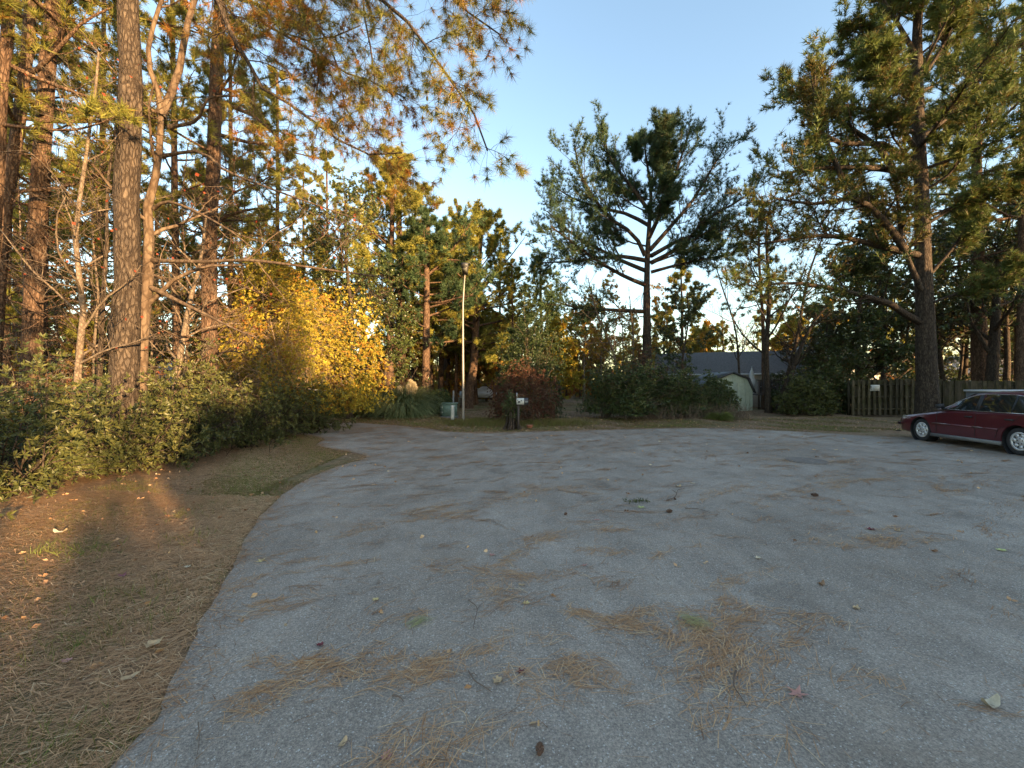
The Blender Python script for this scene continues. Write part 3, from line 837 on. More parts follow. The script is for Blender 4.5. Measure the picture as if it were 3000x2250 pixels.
# ------------------------------------------------------------------ car
def make_car():
    t = thing('parked_car', 'maroon four door sedan parked at the right edge of the asphalt', 'car', (12.97, 10.60, 0.004), math.radians(90 - 5.0)); t.scale = (.92, 1.0, 1.05)
    import bmesh
    def loft(sts, nseg=None, close=True):
        """sts: list of (x, [(y,z)...half profile from bottom centre to top centre])"""
        mb = MB(); V_ = []; n = len(sts[0][1]); full = []
        for x, hp in sts:
            ring = [(x, y, z) for y, z in hp] + [(x, -y, z) for y, z in reversed(hp)]
            full.append(ring)
        m = len(full[0]); v = np.array(full).reshape(-1, 3)
        q = [[i * m + j, i * m + (j + 1) % m, (i + 1) * m + (j + 1) % m, (i + 1) * m + j] for i in range(len(full) - 1) for j in range(m)]
        mb.add(v, q)
        for e in (0, len(full) - 1):
            r = np.array(full[e]); mb.add(np.vstack([r, r.mean(0)]), [[i, (i + 1) % m, m] for i in range(m)])
        return mb
    # x, half width, z bottom, z shoulder(belt), z top centre
    st = [(2.40, .52, .42, .52, .54), (2.37, .66, .28, .56, .60), (2.30, .76, .22, .60, .66), (2.15, .83, .20, .655, .70), (1.9, .865, .19, .70, .765), (1.5, .88, .19, .76, .84), (1.05, .885, .19, .83, .91), (0.7, .89, .19, .885, .955), (0.3, .892, .19, .915, .97),
          (-0.3, .893, .19, .93, .98), (-0.9, .892, .19, .94, .99), (-1.4, .888, .19, .95, 1.0), (-1.8, .875, .20, .95, 1.01), (-2.15, .845, .22, .93, 1.0), (-2.32, .80, .26, .88, .97), (-2.40, .70, .36, .80, .86)]
    S = []
    for x, w, zb, zs, zt in st:
        S.append((x, [(0, zb), (w * .82, zb), (w * .955, zb + .05), (w * .985, zb + .16), (w * 1.0, zb + (zs - zb) * .55), (w * .992, zb + (zs - zb) * .68), (w * .972, zs - .045), (w * .93, zs), (w * .80, zs + (zt - zs) * .45), (w * .5, zs + (zt - zs) * .85), (0, zt)]))
    body = loft(S).build('body', M['car_paint'], t, smooth=True, fix=True)
    # wheel wells
    cut = MB()
    for x in (1.42, -1.28):
        for s in (-1, 1):
            yy = np.array([[x, s * 0.58, 0.315], [x, s * 1.1, 0.315]]); cut.tubes(yy, [0.365, 0.365], 40, caps=True)
    co = cut.build('wheel_cut', M['black'], t, fix=True); bpy.context.view_layer.update()
    md = body.modifiers.new('arches', 'BOOLEAN'); md.object = co; md.operation = 'DIFFERENCE'; md.solver = 'EXACT'
    dg = bpy.context.evaluated_depsgraph_get(); dg.update()
    nm = bpy.data.meshes.new_from_object(body.evaluated_get(dg)); body.modifiers.clear(); body.data = nm
    nm.name = 'body'
    bpy.data.objects.remove(co)
    for p in nm.polygons: p.use_smooth = True
    try: nm.set_sharp_from_angle(angle=math.radians(32))
    except Exception: pass
    # inner wells
    iw = MB()
    for x in (1.42, -1.28):
        for s in (-1, 1):
            a = np.linspace(0, 2 * PI, 25)[:-1]
            MB().tubes(np.array([[x, s * 0.59, 0.315], [x, s * 0.60, 0.315], [x, s * 0.86, 0.315]]), [0.355, 0.36, 0.36], 24).build('wheel_well', M['black'], t)
    
    # greenhouse
    gs = [(0.86, .73, .93, .94), (0.55, .715, .93, 1.12), (0.25, .70, .93, 1.28), (-0.02, .665, .93, 1.385), (-0.3, .645, .93, 1.42), (-0.7, .64, .93, 1.435), (-1.1, .64, .93, 1.415), (-1.35, .655, .93, 1.37), (-1.6, .68, .93, 1.26), (-1.88, .70, .93, 1.06), (-1.98, .70, .93, .98)]
    S = []
    for x, w, zb, zt in gs:
        wb = 0.845
        wt = w * (1 - 0.09 * (zt - .93) / .5)
        S.append((x, [(0, zb), (wb, zb), (wb + (wt - wb) * .5, zb + (zt - zb) * .5), (wt + .015, zt - min(.055, (zt - zb) * .4)), (wt - .05, zt - .012), (wt * .5, zt + .012 if zt > 1.3 else zt), (0, zt + .018 if zt > 1.3 else zt)]))
    gh = loft(S).build('roof', M['car_paint'], t, smooth=True, fix=True)
    try: gh.data.set_sharp_from_angle(angle=math.radians(35))
    except Exception: pass
    # side y at height z near roof rail
    def sy(x, z):
        xs = [g[0] for g in gs][::-1]; w = np.interp(x, xs, [g[1] for g in gs][::-1]); zt = np.interp(x, xs, [g[3] for g in gs][::-1])
        wt = w * (1 - 0.09 * (zt - .93) / .5) + .015; zr = zt - min(.055, (zt - .93) * .4)
        f = (z - .93) / max(.02, zr - .93)
        return 0.845 + (wt - 0.845) * min(1, max(0, f))
    def strip_glass(name, pts, s):
        P_ = np.array(pts); zb = 0.955; top_ = P_[P_[:, 1] > zb + .01]; o_ = np.argsort(top_[:, 0]); tx_, tz_ = top_[o_, 0], top_[o_, 1]
        x0, x1 = P_[:, 0].min(), P_[:, 0].max(); xs = np.linspace(x0, x1, 18); ks = 5; mb = MB(); g = []
        tx_ = np.concatenate([[x0], tx_, [x1]]); tz_ = np.concatenate([[zb + .004], tz_, [zb + .004]])
        for x in xs:
            zt_ = np.interp(x, tx_, tz_)
            g.append([[x, s * (sy(x, zb + (zt_ - zb) * k / (ks - 1)) + .014), zb + (zt_ - zb) * k / (ks - 1)] for k in range(ks)])
        g = np.array(g).reshape(-1, 3); n_ = 18
        q_ = [[i * ks + k, (i + 1) * ks + k, (i + 1) * ks + k + 1, i * ks + k + 1] for i in range(n_ - 1) for k in range(ks - 1)]
        mb.add(g, q_); g2 = g - np.array([0, s * .010, 0]); mb.add(g2, [f[::-1] for f in q_])
        return mb.build(name, M['car_glass'], t, smooth=True)
    def panel(name, pts, s, mat, off=0.006, th=0.006, parent=t):
        mb = MB(); n = len(pts)
        # fill with a fine triangulated grid-free fan, following the side
        if len(pts) > 4 and mat is M['car_glass']:
            return strip_glass(name, pts, s)
        o = np.array([[x, s * (sy(x, z) + off), z] for x, z in pts]); i_ = np.array([[x, s * (sy(x, z) + off - th), z] for x, z in pts])
        c = o.mean(0); cx, cz = c[0], c[2]; c = np.array([cx, s * (sy(cx, cz) + off), cz])
        mb.add(np.vstack([o, c]), [[k, (k + 1) % n, n] for k in range(n)])
        mb.add(np.vstack([o, i_]), [[k, (k + 1) % n, n + (k + 1) % n, n + k] for k in range(n)])
        return mb.build(name, mat, parent, fix=True)
    ftop = lambda x: np.interp(x, [g[0] for g in gs][::-1], [g[3] for g in gs][::-1]) - .075
    for s in (1, -1):
        w1 = [(0.66, .955), (0.62, .99), (0.45, ftop(.45)), (0.2, ftop(.2)), (-.02, ftop(-.02)), (-.16, ftop(-.16)), (-.24, .955)]
        w2 = [(-.32, .955), (-.25, ftop(-.25)), (-.6, ftop(-.6)), (-1.0, ftop(-1.0)), (-1.22, ftop(-1.22)), (-1.36, 1.20), (-1.42, .955)]
        for nm_, w in (('front_side_window', w1), ('rear_side_window', w2)): panel(nm_, w, s, M['car_glass'])
        panel('door_pillar', [(-.225, .95), (-.165, ftop(-.16) + .01), (-.255, ftop(-.25) + .01), (-.335, .95)], s, M['black'], 0.020, .016)
        panel('quarter_glass_divider', [(-1.10, .955), (-1.05, ftop(-1.05)), (-1.085, ftop(-1.08)), (-1.14, .955)], s, M['black'], 0.020, .004)
        loop = [(0.70, .945), (0.62, 1.0), (0.45, ftop(.45) + .014), (0.2, ftop(.2) + .014), (-.1, ftop(-.1) + .014), (-.5, ftop(-.5) + .014), (-1.0, ftop(-1.0) + .014), (-1.24, ftop(-1.24) + .012), (-1.39, 1.20), (-1.46, .945), (-1.0, .943), (-.3, .943), (.3, .943), (0.70, .945)]
        pts = np.array([[x, s * (sy(x, z) + 0.014), z] for x, z in loop])
        MB().tubes(pts, np.full(len(pts), 0.009), 6).build('window_trim', M['chrome'], t)
    # windscreen and rear window, on the slopes of the greenhouse
    def slope_glass(name, xa, za, xb, zb, wa, wb):
        v = [[xa, -wa, za], [xa, wa, za], [xb, wb, zb], [xb, -wb, zb]]
        mb = MB(); slab(mb, v, 0.006); return mb.build(name, M['car_glass'], t)
    slope_glass('windscreen', 0.83, .975, 0.06, 1.378, .68, .58)
    slope_glass('rear_window', -1.93, 1.045, -1.42, 1.362, .62, .56)
    # side mouldings, sills, door seams, handles
    for s in (1, -1):
        y = s * 0.897
        for (a, b, nm_) in ((0.98, -0.2, 'side_moulding'), (-0.22, -0.86, 'side_moulding')):
            MB().box(((a + b) / 2, y, 0.545), (a - b, 0.022, 0.035)).build(nm_, M['car_paint'], t)
        MB().box((0.07, s * 0.862, 0.225), (1.96, 0.06, 0.085)).build('sill', M['grey_clad'], t)
        for x in (0.86, -0.27):
            MB().tubes(np.array([[x, s * 0.884, .30], [x - .01, s * 0.896, .52], [x - .02, s * 0.888, .74], [x - .02, s * 0.868, .885]]), [0.0045] * 4, 5).build('door_seam', M['black'], t)
        MB().tubes(np.array([[-.78, s * .889, .34], [-.86, s * .894, .55], [-1.18, s * 0.888, .72], [-1.35, s * 0.87, .89]]), [0.0045] * 4, 5).build('door_seam', M['black'], t)
        for x in (-0.10, -1.12):
            MB().box((x, s * 0.892, .79), (0.19, 0.03, 0.035)).build('door_handle', M['black'], t)
        m = MB(); m.add(np.array([[0.60, s * .86, .96], [0.60, s * 1.02, .965], [0.60, s * 1.04, 1.08], [0.60, s * .90, 1.09], [0.76, s * .88, .97], [0.73, s * 1.0, .975], [0.73, s * 1.01, 1.06], [0.75, s * .92, 1.07]]),
              [[0, 1, 2, 3], [7, 6, 5, 4], [0, 4, 5, 1], [1, 5, 6, 2], [2, 6, 7, 3], [3, 7, 4, 0]])
        m.box((0.64, s * .85, .955), (0.1, .08, .04))
        m.build('side_mirror', M['black'], t, fix=True)
        hl_ = MB(); pts = []
        for (x, yy, z) in ((2.345, .42, .60), (2.30, .60, .615), (2.17, .78, .635), (1.98, .835, .66)): pts.append((x, yy, z))
        v = []
        for (x, yy, z) in pts: v += [[x + .012, s * yy, z - .055], [x + .0, s * (yy - .004), z + .045]]
        hl_.add(v, [[0, 2, 3, 1], [2, 4, 5, 3], [4, 6, 7, 5]])
        v2 = np.array(v) - np.array([0.05, s * 0.04, 0]); hl_.add(v2, [[1, 3, 2, 0], [3, 5, 4, 2], [5, 7, 6, 4]])
        hl_.build('headlight', M['headlight'], t)
        tl = MB().box((-2.34, s * .64, .78), (0.1, .36, .16)); tl.build('tail_light', M['red_lens'], t)
    MB().box((2.36, 0, .60), (0.03, .76, .075)).build('grille', M['black'], t)
    MB().box((2.385, 0, .43), (0.03, .52, .11)).build('number_plate', M['pvc'], t)
    bp = MB()
    for (a, b) in (((2.43, -.50), (2.43, .50)),):
        bp.tubes(np.array([[2.22, -.86, .44], [2.36, -.74, .44], [2.435, -.5, .44], [2.45, 0, .44], [2.435, .5, .44], [2.36, .74, .44], [2.22, .86, .44]]), [.03, .05, .055, .055, .055, .05, .03], 10)
    bp.build('bumper', M['car_paint'], t, smooth=True)
    MB().tubes(np.array([[2.36, .70, .20], [2.46, .78, .19]]), [0.02, 0.012], 6).build('splash_guard', M['black'], t)
    # wheels
    for x in (1.42, -1.28):
        for s in (1, -1):
            wt = MB(); R0 = .315
            pr_ = [(0.60, .20), (0.62, .27), (0.635, .302), (0.665, R0), (0.78, R0), (0.815, .305), (0.828, .28), (0.83, .235), (0.815, .205)]
            K = 36; a = np.arange(K) * 2 * PI / K
            ring = np.array([[[x + r * math.cos(b), s * y, .315 + r * math.sin(b)] for b in a] for y, r in pr_])
            q = [[i * K + j, i * K + (j + 1) % K, (i + 1) * K + (j + 1) % K, (i + 1) * K + j] for i in range(len(pr_) - 1) for j in range(K)]
            wheel = wt.add(ring.reshape(-1, 3), q).build('wheel', M['rubber'], t, smooth=True, fix=True)
            dk_ = MB().tubes(np.array([[x, s * .74, .315], [x, s * .765, .315]]), [.21, .21], 36, caps=True).build('rim_back', M['black'], wheel, fix=True)
            hc_ = MB()
            # rim ring, hub disc and seven swept spokes
            def annulus(r0, r1, y0, y1, K=36):
                b = np.arange(K) * 2 * PI / K
                rr = np.array([[[x + r * math.cos(c), s * y, .315 + r * math.sin(c)] for c in b] for r, y in ((r0, y0), (r1, y1), (r1, y1 - .03), (r0, y0 - .03))])
                m = 4
                hc_.add(rr.reshape(-1, 3), [[i * K + j, i * K + (j + 1) % K, ((i + 1) % m) * K + (j + 1) % K, ((i + 1) % m) * K + j] for i in range(m) for j in range(K)])
            annulus(.168, .212, .812, .822)
            hc_.tubes(np.array([[x, s * .775, .315], [x, s * .806, .315]]), [.125, .118], 30, caps=True)
            for k in range(7):
                b = k * 2 * PI / 7
                def pt(r, bb, y): return [x + r * math.cos(bb), s * y, .315 + r * math.sin(bb)]
                v = [pt(.10, b - .38, .806), pt(.10, b + .30, .806), pt(.175, b + .50, .814), pt(.175, b - .06, .814)]
                v += [[p[0], p[1] - s * .03, p[2]] for p in v]
                hc_.add(v, [[0, 1, 2, 3], [7, 6, 5, 4], [0, 4, 5, 1], [1, 5, 6, 2], [2, 6, 7, 3], [3, 7, 4, 0]])
            hc_.build('hubcap', M['hubcap'], wheel, fix=True)
            for k in range(5):
                b = k * 2 * PI / 5 + .3
                MB().tubes(np.array([[x + .062 * math.cos(b), s * .804, .315 + .062 * math.sin(b)], [x + .062 * math.cos(b), s * .809, .315 + .062 * math.sin(b)]]), [.014, .014], 8, caps=True).build('nut_hole', M['black'], wheel)
    return t
make_car()

# pale flat-topped trailer standing behind the sedan, only its rim shows
tx = V(2140, 850, 15.4)
tr = thing('utility_trailer', 'pale flat topped trailer parked behind the maroon sedan', 'trailer', (tx[0] + 1.5, 15.6, 0), 0.02)
MB().box((0, 0, 0.95), (2.9, 1.4, 0.9)).build('box', M['grey_clad'], tr)
MB().box((0, 0, 1.435), (3.0, 1.5, 0.07)).build('rim', M['white_paint'], tr)
for s in (-1, 1):
    MB().tubes(np.array([[-0.1, s * .62, .30], [-0.1, s * .80, .30]]), [.3, .3], 24, caps=True).build('wheel', M['rubber'], tr)
MB().tubes(np.array([[1.4, 0, .5], [2.4, 0, .45]]), [.04, .03], 6, caps=True).build('tow_bar', M['black'], tr)

# ------------------------------------------------------------------ street lamp, cabinet, markers, mailbox
lb = V(1001, 0, 18.2); lamp = thing('street_lamp', 'tall slim grey street lamp with a small dark head', 'street lamp', (lb[0], 18.2, 0))
lt = V(1005, 590, 18.2) - np.array([lb[0], 18.2, 0])
path = resample([[0, 0, -0.05], [-0.02, 0, 3.2], [-0.02, 0, 5.2], [0.02, -0.02, 6.0], [lt[0] + .02, -0.25, 6.72]], 16)
MB().tubes(path, np.linspace(.062, .030, 16), 14, caps=True).build('pole', M['galv'], lamp, smooth=True)
MB().tubes([[0, 0, 0], [0, 0, .05]], [.16, .15], 14, caps=True).build('base_collar', M['galv'], lamp)
hd = MB(); tip = path[-1]
hd.add([[tip[0] - .13, tip[1] - .46, tip[2] + .20], [tip[0] + .19, tip[1] - .46, tip[2] + .20], [tip[0] + .12, tip[1] + .04, tip[2] - .14], [tip[0] - .10, tip[1] + .04, tip[2] - .14],
        [tip[0] - .11, tip[1] - .44, tip[2] + .30], [tip[0] + .17, tip[1] - .44, tip[2] + .30], [tip[0] + .10, tip[1] + .06, tip[2] - .03], [tip[0] - .08, tip[1] + .06, tip[2] - .03]],
       [[3, 2, 1, 0], [4, 5, 6, 7], [0, 1, 5, 4], [1, 2, 6, 5], [2, 3, 7, 6], [3, 0, 4, 7]])
hd.build('lamp_head', M['lamp_head'], lamp)
MB().box((tip[0] + .02, tip[1] - .24, tip[2] + .012), (.2, .26, .02), 0, .5, (-0.62, 'X')).build('lens', M['glass_dark'], lamp)

c = G(965, 907); tf = thing('transformer_cabinet', 'green metal utility cabinet beside the pampas grass', 'utility cabinet', (c[0], 19.7, 0), 0.12)
MB().box((0, 0.40, .05), (.86, .76, .1)).build('pad', M['grey_clad'], tf)
cb_ = MB().prism([(-.42, 0), (.30, 0), (.30, .70), (-.40, .70)], -0.02, .76, 'y')
bx = MB(); bx.box((0.02, .40, .40), (.72, .62, .60)); bx.build('cabinet', M['transformer'], tf)
MB().box((0.02, .40, .735), (.80, .70, .05), 0, .5, (0.0, 'X')).build('lid', M['transformer'], tf)
MB().box((-.40, .40, .40), (.06, .66, .62)).build('side_panel', M['transformer_dark'], tf)
MB().box((0.13, .078, .40), (.02, .015, .58)).build('door_seam', M['transformer_dark'], tf)
for z in (.55, .30): MB().box((-.345, .085, z), (.045, .012, .06)).build('sticker', M['pvc'], tf)
c = G(976, 909); bo = thing('marker_post', 'short white plastic utility post in front of the green cabinet', 'post', (c[0] + .02, 18.6, 0))
MB().tubes([[0, 0, 0], [0, 0, .60], [0, 0, .66]], [.085, .085, .08], 16, caps=True).build('tube', M['pvc'], bo, smooth=True)
MB().tubes([[0, 0, .655], [0, 0, .70]], [.095, .08], 16, caps=True).build('cap', M['white_paint'], bo)
c = G(979, 858); bo2 = thing('survey_stake', 'thin white marker stake on the far lawn left of the lamp', 'stake', (V(979, 0, 31)[0], 31, 0))
MB().tubes([[0, 0, 0], [.02, 0, 1.15]], [.06, .055], 10, caps=True).build('stake', M['white_paint'], bo2)
MB().tubes([[.02, 0, 1.15], [.02, 0, 1.2]], [.065, .03], 10, caps=True).build('cap', M['pvc'], bo2)
# mailbox
mbp = G(1120, 928); MY = 14.75; mx = V(1120, 0, MY)[0]
ml = thing('mailbox', 'white and black mailbox on a post beside the vine covered stump', 'mailbox', (mx, MY, 0), 0.0); ml.scale = (.85, .85, .93)
MB().box((0.0, 0, .5), (.09, .09, 1.0)).build('post', M['dark_wood'], ml)
MB().box((0.12, 0, 1.0), (.50, .12, .04)).build('arm', M['dark_wood'], ml)
def dome(cx, x0, x1, w, z0, z1, mat, nm):
    pr = [(-w, z0), (w, z0), (w, z0 + (z1 - z0) * .55)] + [(w * math.cos(a), z0 + (z1 - z0) * (.55 + .45 * math.sin(a))) for a in np.linspace(.2, PI - .2, 8)] + [(-w, z0 + (z1 - z0) * .55)]
    return MB().prism(pr, x0, x1, 'x').build(nm, mat, ml)
dome(0, -.08, .24, .11, 1.02, 1.27, M['pvc'], 'box')
dome(0, .24, .42, .112, 1.018, 1.275, M['trim_dark'], 'door_end')
dome(0, -.09, -.08, .113, 1.018, 1.277, M['trim_dark'], 'rim')
MB().box((.02, -.113, 1.12), (.10, .008, .07)).box((-.03, -.113, 1.19), (.03, .008, .05)).box((.12, -.113, 1.17), (.05, .008, .04)).build('decal', M['trim_dark'], ml)
MB().box((.31, -.117, 1.12), (.025, .008, .05)).box((.35, -.117, 1.12), (.025, .008, .05)).box((.39, -.117, 1.12), (.02, .008, .05)).build('house_number', M['pvc'], ml)
MB().box((-.07, -.02, 1.36), (.03, .06, .20)).box((-.07, -.0, 1.45), (.05, .09, .06)).build('flag', M['steel'], ml)
# white bench/plank end above the azaleas on the left
pk = V(682, 842, 15.2); wp = thing('white_plank', 'narrow white board end lying in the bushes left of the drive', 'board', (pk[0], 15.2, pk[2]))
MB().box((0, 0, 0), (.72, .12, .045), .15, .5, (0.05, 'Y')).build('plank', M['white_paint'], wp)
MB().box((-.25, 0, -pk[2] / 2 - .02), (.05, .05, pk[2] - .05)).box((.25, .03, -pk[2] / 2 - .02), (.05, .05, pk[2] - .05)).build('leg', M['dead_twig'], wp)
wc = V(1040, 838, 40); ww_ = thing('parked_vehicle', 'white vehicle roof far off behind the leaning pine', 'car', (wc[0], 40, 0), 0.2)
MB().box((0, 0, .65), (4.2, 1.7, .6)).build('body', M['white_paint'], ww_)
MB().prism([(-1.5, .95), (1.2, .95), (.7, 1.45), (-1.1, 1.45)], -.75, .75, 'y').build('roof', M['white_paint'], ww_)
for x in (-1.3, 1.3):
    for s in (-1, 1): MB().tubes([[x, s * .7, .32], [x, s * .87, .32]], [.32, .32], 16, caps=True).build('wheel', M['rubber'], ww_)
# manhole
mh = G(1742, 996); mo = thing('manhole_cover', 'round dark iron manhole cover with needles on it, right of centre', 'manhole cover', (mh[0], mh[1], .004))
MB().tubes([[0, 0, 0], [0, 0, .012]], [.40, .40], 40, caps=True).build('frame', M['iron'], mo)
MB().tubes([[0, 0, .012], [0, 0, .018]], [.34, .335], 40, caps=True).build('lid', M['iron'], mo)

# ------------------------------------------------------------------ pines on the left
T1 = stem(cr(1, [(78, 0), (38, 500), (0, 950)]) , 8.6, 21)
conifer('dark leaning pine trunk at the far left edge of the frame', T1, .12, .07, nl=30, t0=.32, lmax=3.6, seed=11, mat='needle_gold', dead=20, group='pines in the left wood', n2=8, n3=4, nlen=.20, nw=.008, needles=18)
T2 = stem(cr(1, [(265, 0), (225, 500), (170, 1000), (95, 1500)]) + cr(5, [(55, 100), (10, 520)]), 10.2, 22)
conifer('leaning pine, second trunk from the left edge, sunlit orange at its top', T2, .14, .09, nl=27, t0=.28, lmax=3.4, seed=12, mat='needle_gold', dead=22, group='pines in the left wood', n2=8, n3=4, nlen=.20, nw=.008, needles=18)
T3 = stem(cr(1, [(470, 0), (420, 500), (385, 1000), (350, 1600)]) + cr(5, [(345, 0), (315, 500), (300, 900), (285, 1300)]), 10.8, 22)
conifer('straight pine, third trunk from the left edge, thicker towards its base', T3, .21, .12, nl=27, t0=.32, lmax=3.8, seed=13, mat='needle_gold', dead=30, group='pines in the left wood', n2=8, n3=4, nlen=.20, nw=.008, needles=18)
T4 = stem(cr(1, [(1110, 0), (1128, 600), (1122, 1300)]) + cr(5, [(1092, 0), (1095, 400), (1105, 800), (1085, 1200)]), 9.0, 23)
def top(P, z): 
    P = np.array(P); return np.array([np.interp(z, P[:, 2], P[:, c]) for c in range(3)])
A = top(T4, 13.0); A2 = top(T4, 11.2); A3 = top(T4, 15)
def ov(pts, Y0, Y1): return LV(2, pts, Y0, Y1)
# big limbs that reach over the road from above the frame
LO = [
    [A2, V(330, -190, 8.8), V(410, -120, 8.5)] + [V(x, y, Y) for x, y, Y in ((466, -10, 8.2), (500, 75, 8.1), (556, 165, 8.0), (575, 200, 8.0), (640, 232, 7.9), (705, 285, 7.8), (790, 332, 7.8), (868, 330, 7.7))],
    [A, V(480, -330, 8.6), V(700, -160, 8.2)] + ov([(1080, 0), (1300, 180), (1420, 310), (1550, 520), (1700, 720), (1850, 930), (1960, 1130), (2000, 1300)], 7.8, 7.3),
    [A3, V(620, -500, 8.4), V(900, -200, 7.8)] + ov([(1640, 0), (1800, 80), (1960, 220), (2110, 300)], 7.4, 7.1),
    [A, V(420, -260, 8.8), V(500, -100, 8.8)] + ov([(0, 130), (180, 260), (380, 380), (600, 520), (800, 640), (1000, 700), (1180, 820)], 8.8, 8.4),
    [A, V(500, -280, 8.5), V(650, -80, 8.4)] + ov([(350, 0), (440, 260), (520, 480), (540, 700), (500, 920)], 8.3, 8.1),
    [A, V(520, -300, 8.6), V(760, -90, 8.0)] + ov([(900, 0), (960, 240), (1000, 480), (1030, 760), (1010, 960)], 7.9, 7.7),
    [A3, V(500, -380, 9.5), V(600, -200, 9.6)] + ov([(-80, -60), (100, 120), (300, 330), (620, 330), (900, 220)], 9.6, 9.4),
    [A2, V(560, -300, 8.9), V(680, -120, 8.9)] + ov([(350, -50), (520, 200), (700, 520), (760, 900), (900, 1150)], 8.9, 8.7),
]
def bigpine():
    rng = np.random.default_rng(44)
    org = T4[0].copy(); org[2] = 0
    t = thing('pine_tree', 'thickest dark pine trunk at left, its needle boughs hanging over the road', 'pine tree', org, 0, 'pines in the left wood')
    tb = MB(); P, R = trunk_mesh(tb, rng, T4 - org, .27, .10, 26, .045, seg=40)
    K = 16
    Ls = np.array([resample(np.array(l) - org, K) for l in LO])
    Rs = np.array([np.linspace(.07, .014, K), np.linspace(.075, .014, K), np.linspace(.06, .012, K), np.linspace(.06, .012, K), np.linspace(.05, .012, K), np.linspace(.045, .012, K), np.linspace(.06, .012, K), np.linspace(.05, .012, K)])
    tb.tubes(Ls, Rs, 8)
    # ordinary high limbs
    H = []; HR = []
    for i in range(22):
        z = 11 + i * .5; p = np.array([np.interp(z, P[:, 2], P[:, c_]) for c_ in range(3)]); az = i * 2.4; d = np.array([math.cos(az), math.sin(az), .2]); q = [p]
        if math.cos(az) > 0.3 and z < 15: d[0] *= 0.4
        for k in range(K - 1): d = unit(d + rng.normal(0, .08, 3) + [0, 0, .03]); q.append(q[-1] + d * rng.uniform(3.2, 4.2) / (K - 1))
        H.append(q); HR.append(np.linspace(.05, .01, K))
    H = np.array(H); HR = np.array(HR); tb.tubes(H, HR, 5)
    s2, r2 = spawn(rng, Ls, Rs, 22, .38, 1, (28, 75), None, 7, -.07, .17, .36, .007, .35, (.5, 1.5)); tb.tubes(s2, r2, 5)
    s3, r3 = spawn(rng, s2, r2, 10, .2, 1, (25, 65), None, 5, -.02, .2, .6, .0045, .3, (.35, 1.0)); tb.tubes(s3, r3, 3)
    # bare drooping dead twigs
    d3, e3 = spawn(rng, s2, r2, 7, .1, .9, (35, 80), None, 5, -.10, .3, .5, .0035, .3, (.3, 1.0)); tb.tubes(d3, e3, 2)
    h2, hr2 = spawn(rng, H, HR, 8, .3, 1, (30, 65), (.25, .45), 5, .05, .15, .5, .008); tb.tubes(h2, hr2, 3)
    tb.build('trunk', M['bark_dark'], t, smooth=True)
    cb = MB(); pts = []; dirs = []; tn = []
    base_t = np.repeat(np.repeat(rng.uniform(-.25, .2, len(Ls)), 22), 10)
    # fewer needles near the trunk, more at the outer right
    for tt in (1.0, .72):
        p, T, _ = at(s3, r3, np.arange(len(s3)), np.full(len(s3), tt)); wx = p + org
        keep = rng.random(len(p)) < np.clip((wx[:, 0] / wx[:, 1] + .62) * 2.2,   .45, 1.0) * (1 if tt == 1 else .75)
        pts.append(p[keep]); dirs.append(unit(T + [0, 0, -.05])[keep]); tn.append(base_t[keep])
    p, T, _ = at(s2, r2, np.arange(len(s2)), np.ones(len(s2))); pts.append(p); dirs.append(T); tn.append(np.zeros(len(p)))
    pts = np.concatenate(pts); dirs = np.concatenate(dirs); tn = .36 + np.concatenate(tn) + rng.normal(0, .22, len(pts))
    blades(cb, rng, pts, dirs, 52, .21, .0075, (10, 105), False, tn, .12)
    p, T, _ = at(h2, hr2, np.arange(len(h2)), np.ones(len(h2))); blades(cb, rng, p, unit(T + [0, 0, .3]), 40, .3, .014, (10, 100), False, None)
    cb.build('crown', M['needle_gold'], t)
    co = MB()
    for i in rng.choice(len(s3), 26, replace=False):
        c_ = s3[i][3]; co.tubes([c_, c_ - [0, 0, .02], c_ - [0, 0, .06], c_ - [0, 0, .085]], [.008, .026, .024, .006], 7)
    co.build('cones', M['cone'], t)['kind'] = 'stuff'
bigpine()

T5 = stem(cr(1, [(1900, 0), (1860, 800), (1840, 1600)]) + cr(5, [(1830, 0), (1808, 500), (1808, 1000), (1815, 1600)]), 12.8, 22)
conifer('straight sunlit orange pine trunk standing in front of the golden thicket', T5, .23, .13, limbs=[
    LV(1, [(1900, 880), (2100, 960), (2212, 1020), (2400, 1180)], 12.8, 12.2), LV(5, [(1800, 440), (1900, 250), (2040, 190), (2212, 150), (2400, 160)], 12.8, 12.3)],
    nl=27, t0=.34, lmax=3.6, seed=15, mat='needle_gold', dead=34, group='pines in the left wood', n2=8, n3=4, nlen=.20, nw=.008, needles=18)

# smooth barked tree behind the thick pine
B1 = stem(cr(5, [(1215, 1400), (1260, 900), (1290, 500), (1275, 120)]) + cr(1, [(1350, 1500), (1385, 1200), (1390, 1000)]), 9.8)
fork = B1[-1]
f1_ = [fork, V(*crop(1, 1480, 800), 9.9), V(*crop(1, 1560, 560), 9.9), V(*crop(1, 1600, 300), 9.9), V(*crop(1, 1680, 0), 10), V(520, -300, 10.2)]
f2_ = [fork, V(*crop(1, 1360, 760), 9.7), V(*crop(1, 1290, 560), 9.6), V(*crop(1, 1330, 200), 9.6), V(440, -250, 9.4)]
b1_ = [B1[3], V(*crop(5, 1450, 605), 9.6), V(*crop(5, 1850, 610), 9.3), V(*crop(5, 2212, 600), 9.2), V(860, 545 + 70, 9)]
b1_ = [V(*crop(5, 1320, 600), 9.8), V(*crop(5, 1500, 605), 9.6), V(*crop(5, 1850, 610), 9.4), V(*crop(5, 2212, 600), 9.2), V(835, 600, 9.0)]
b2_ = [V(*crop(5, 1300, 830), 9.8), V(*crop(5, 1500, 930), 9.7), V(*crop(5, 1750, 1050), 9.6), V(*crop(5, 2050, 1200), 9.5), V(*crop(5, 2212, 1260), 9.5)]
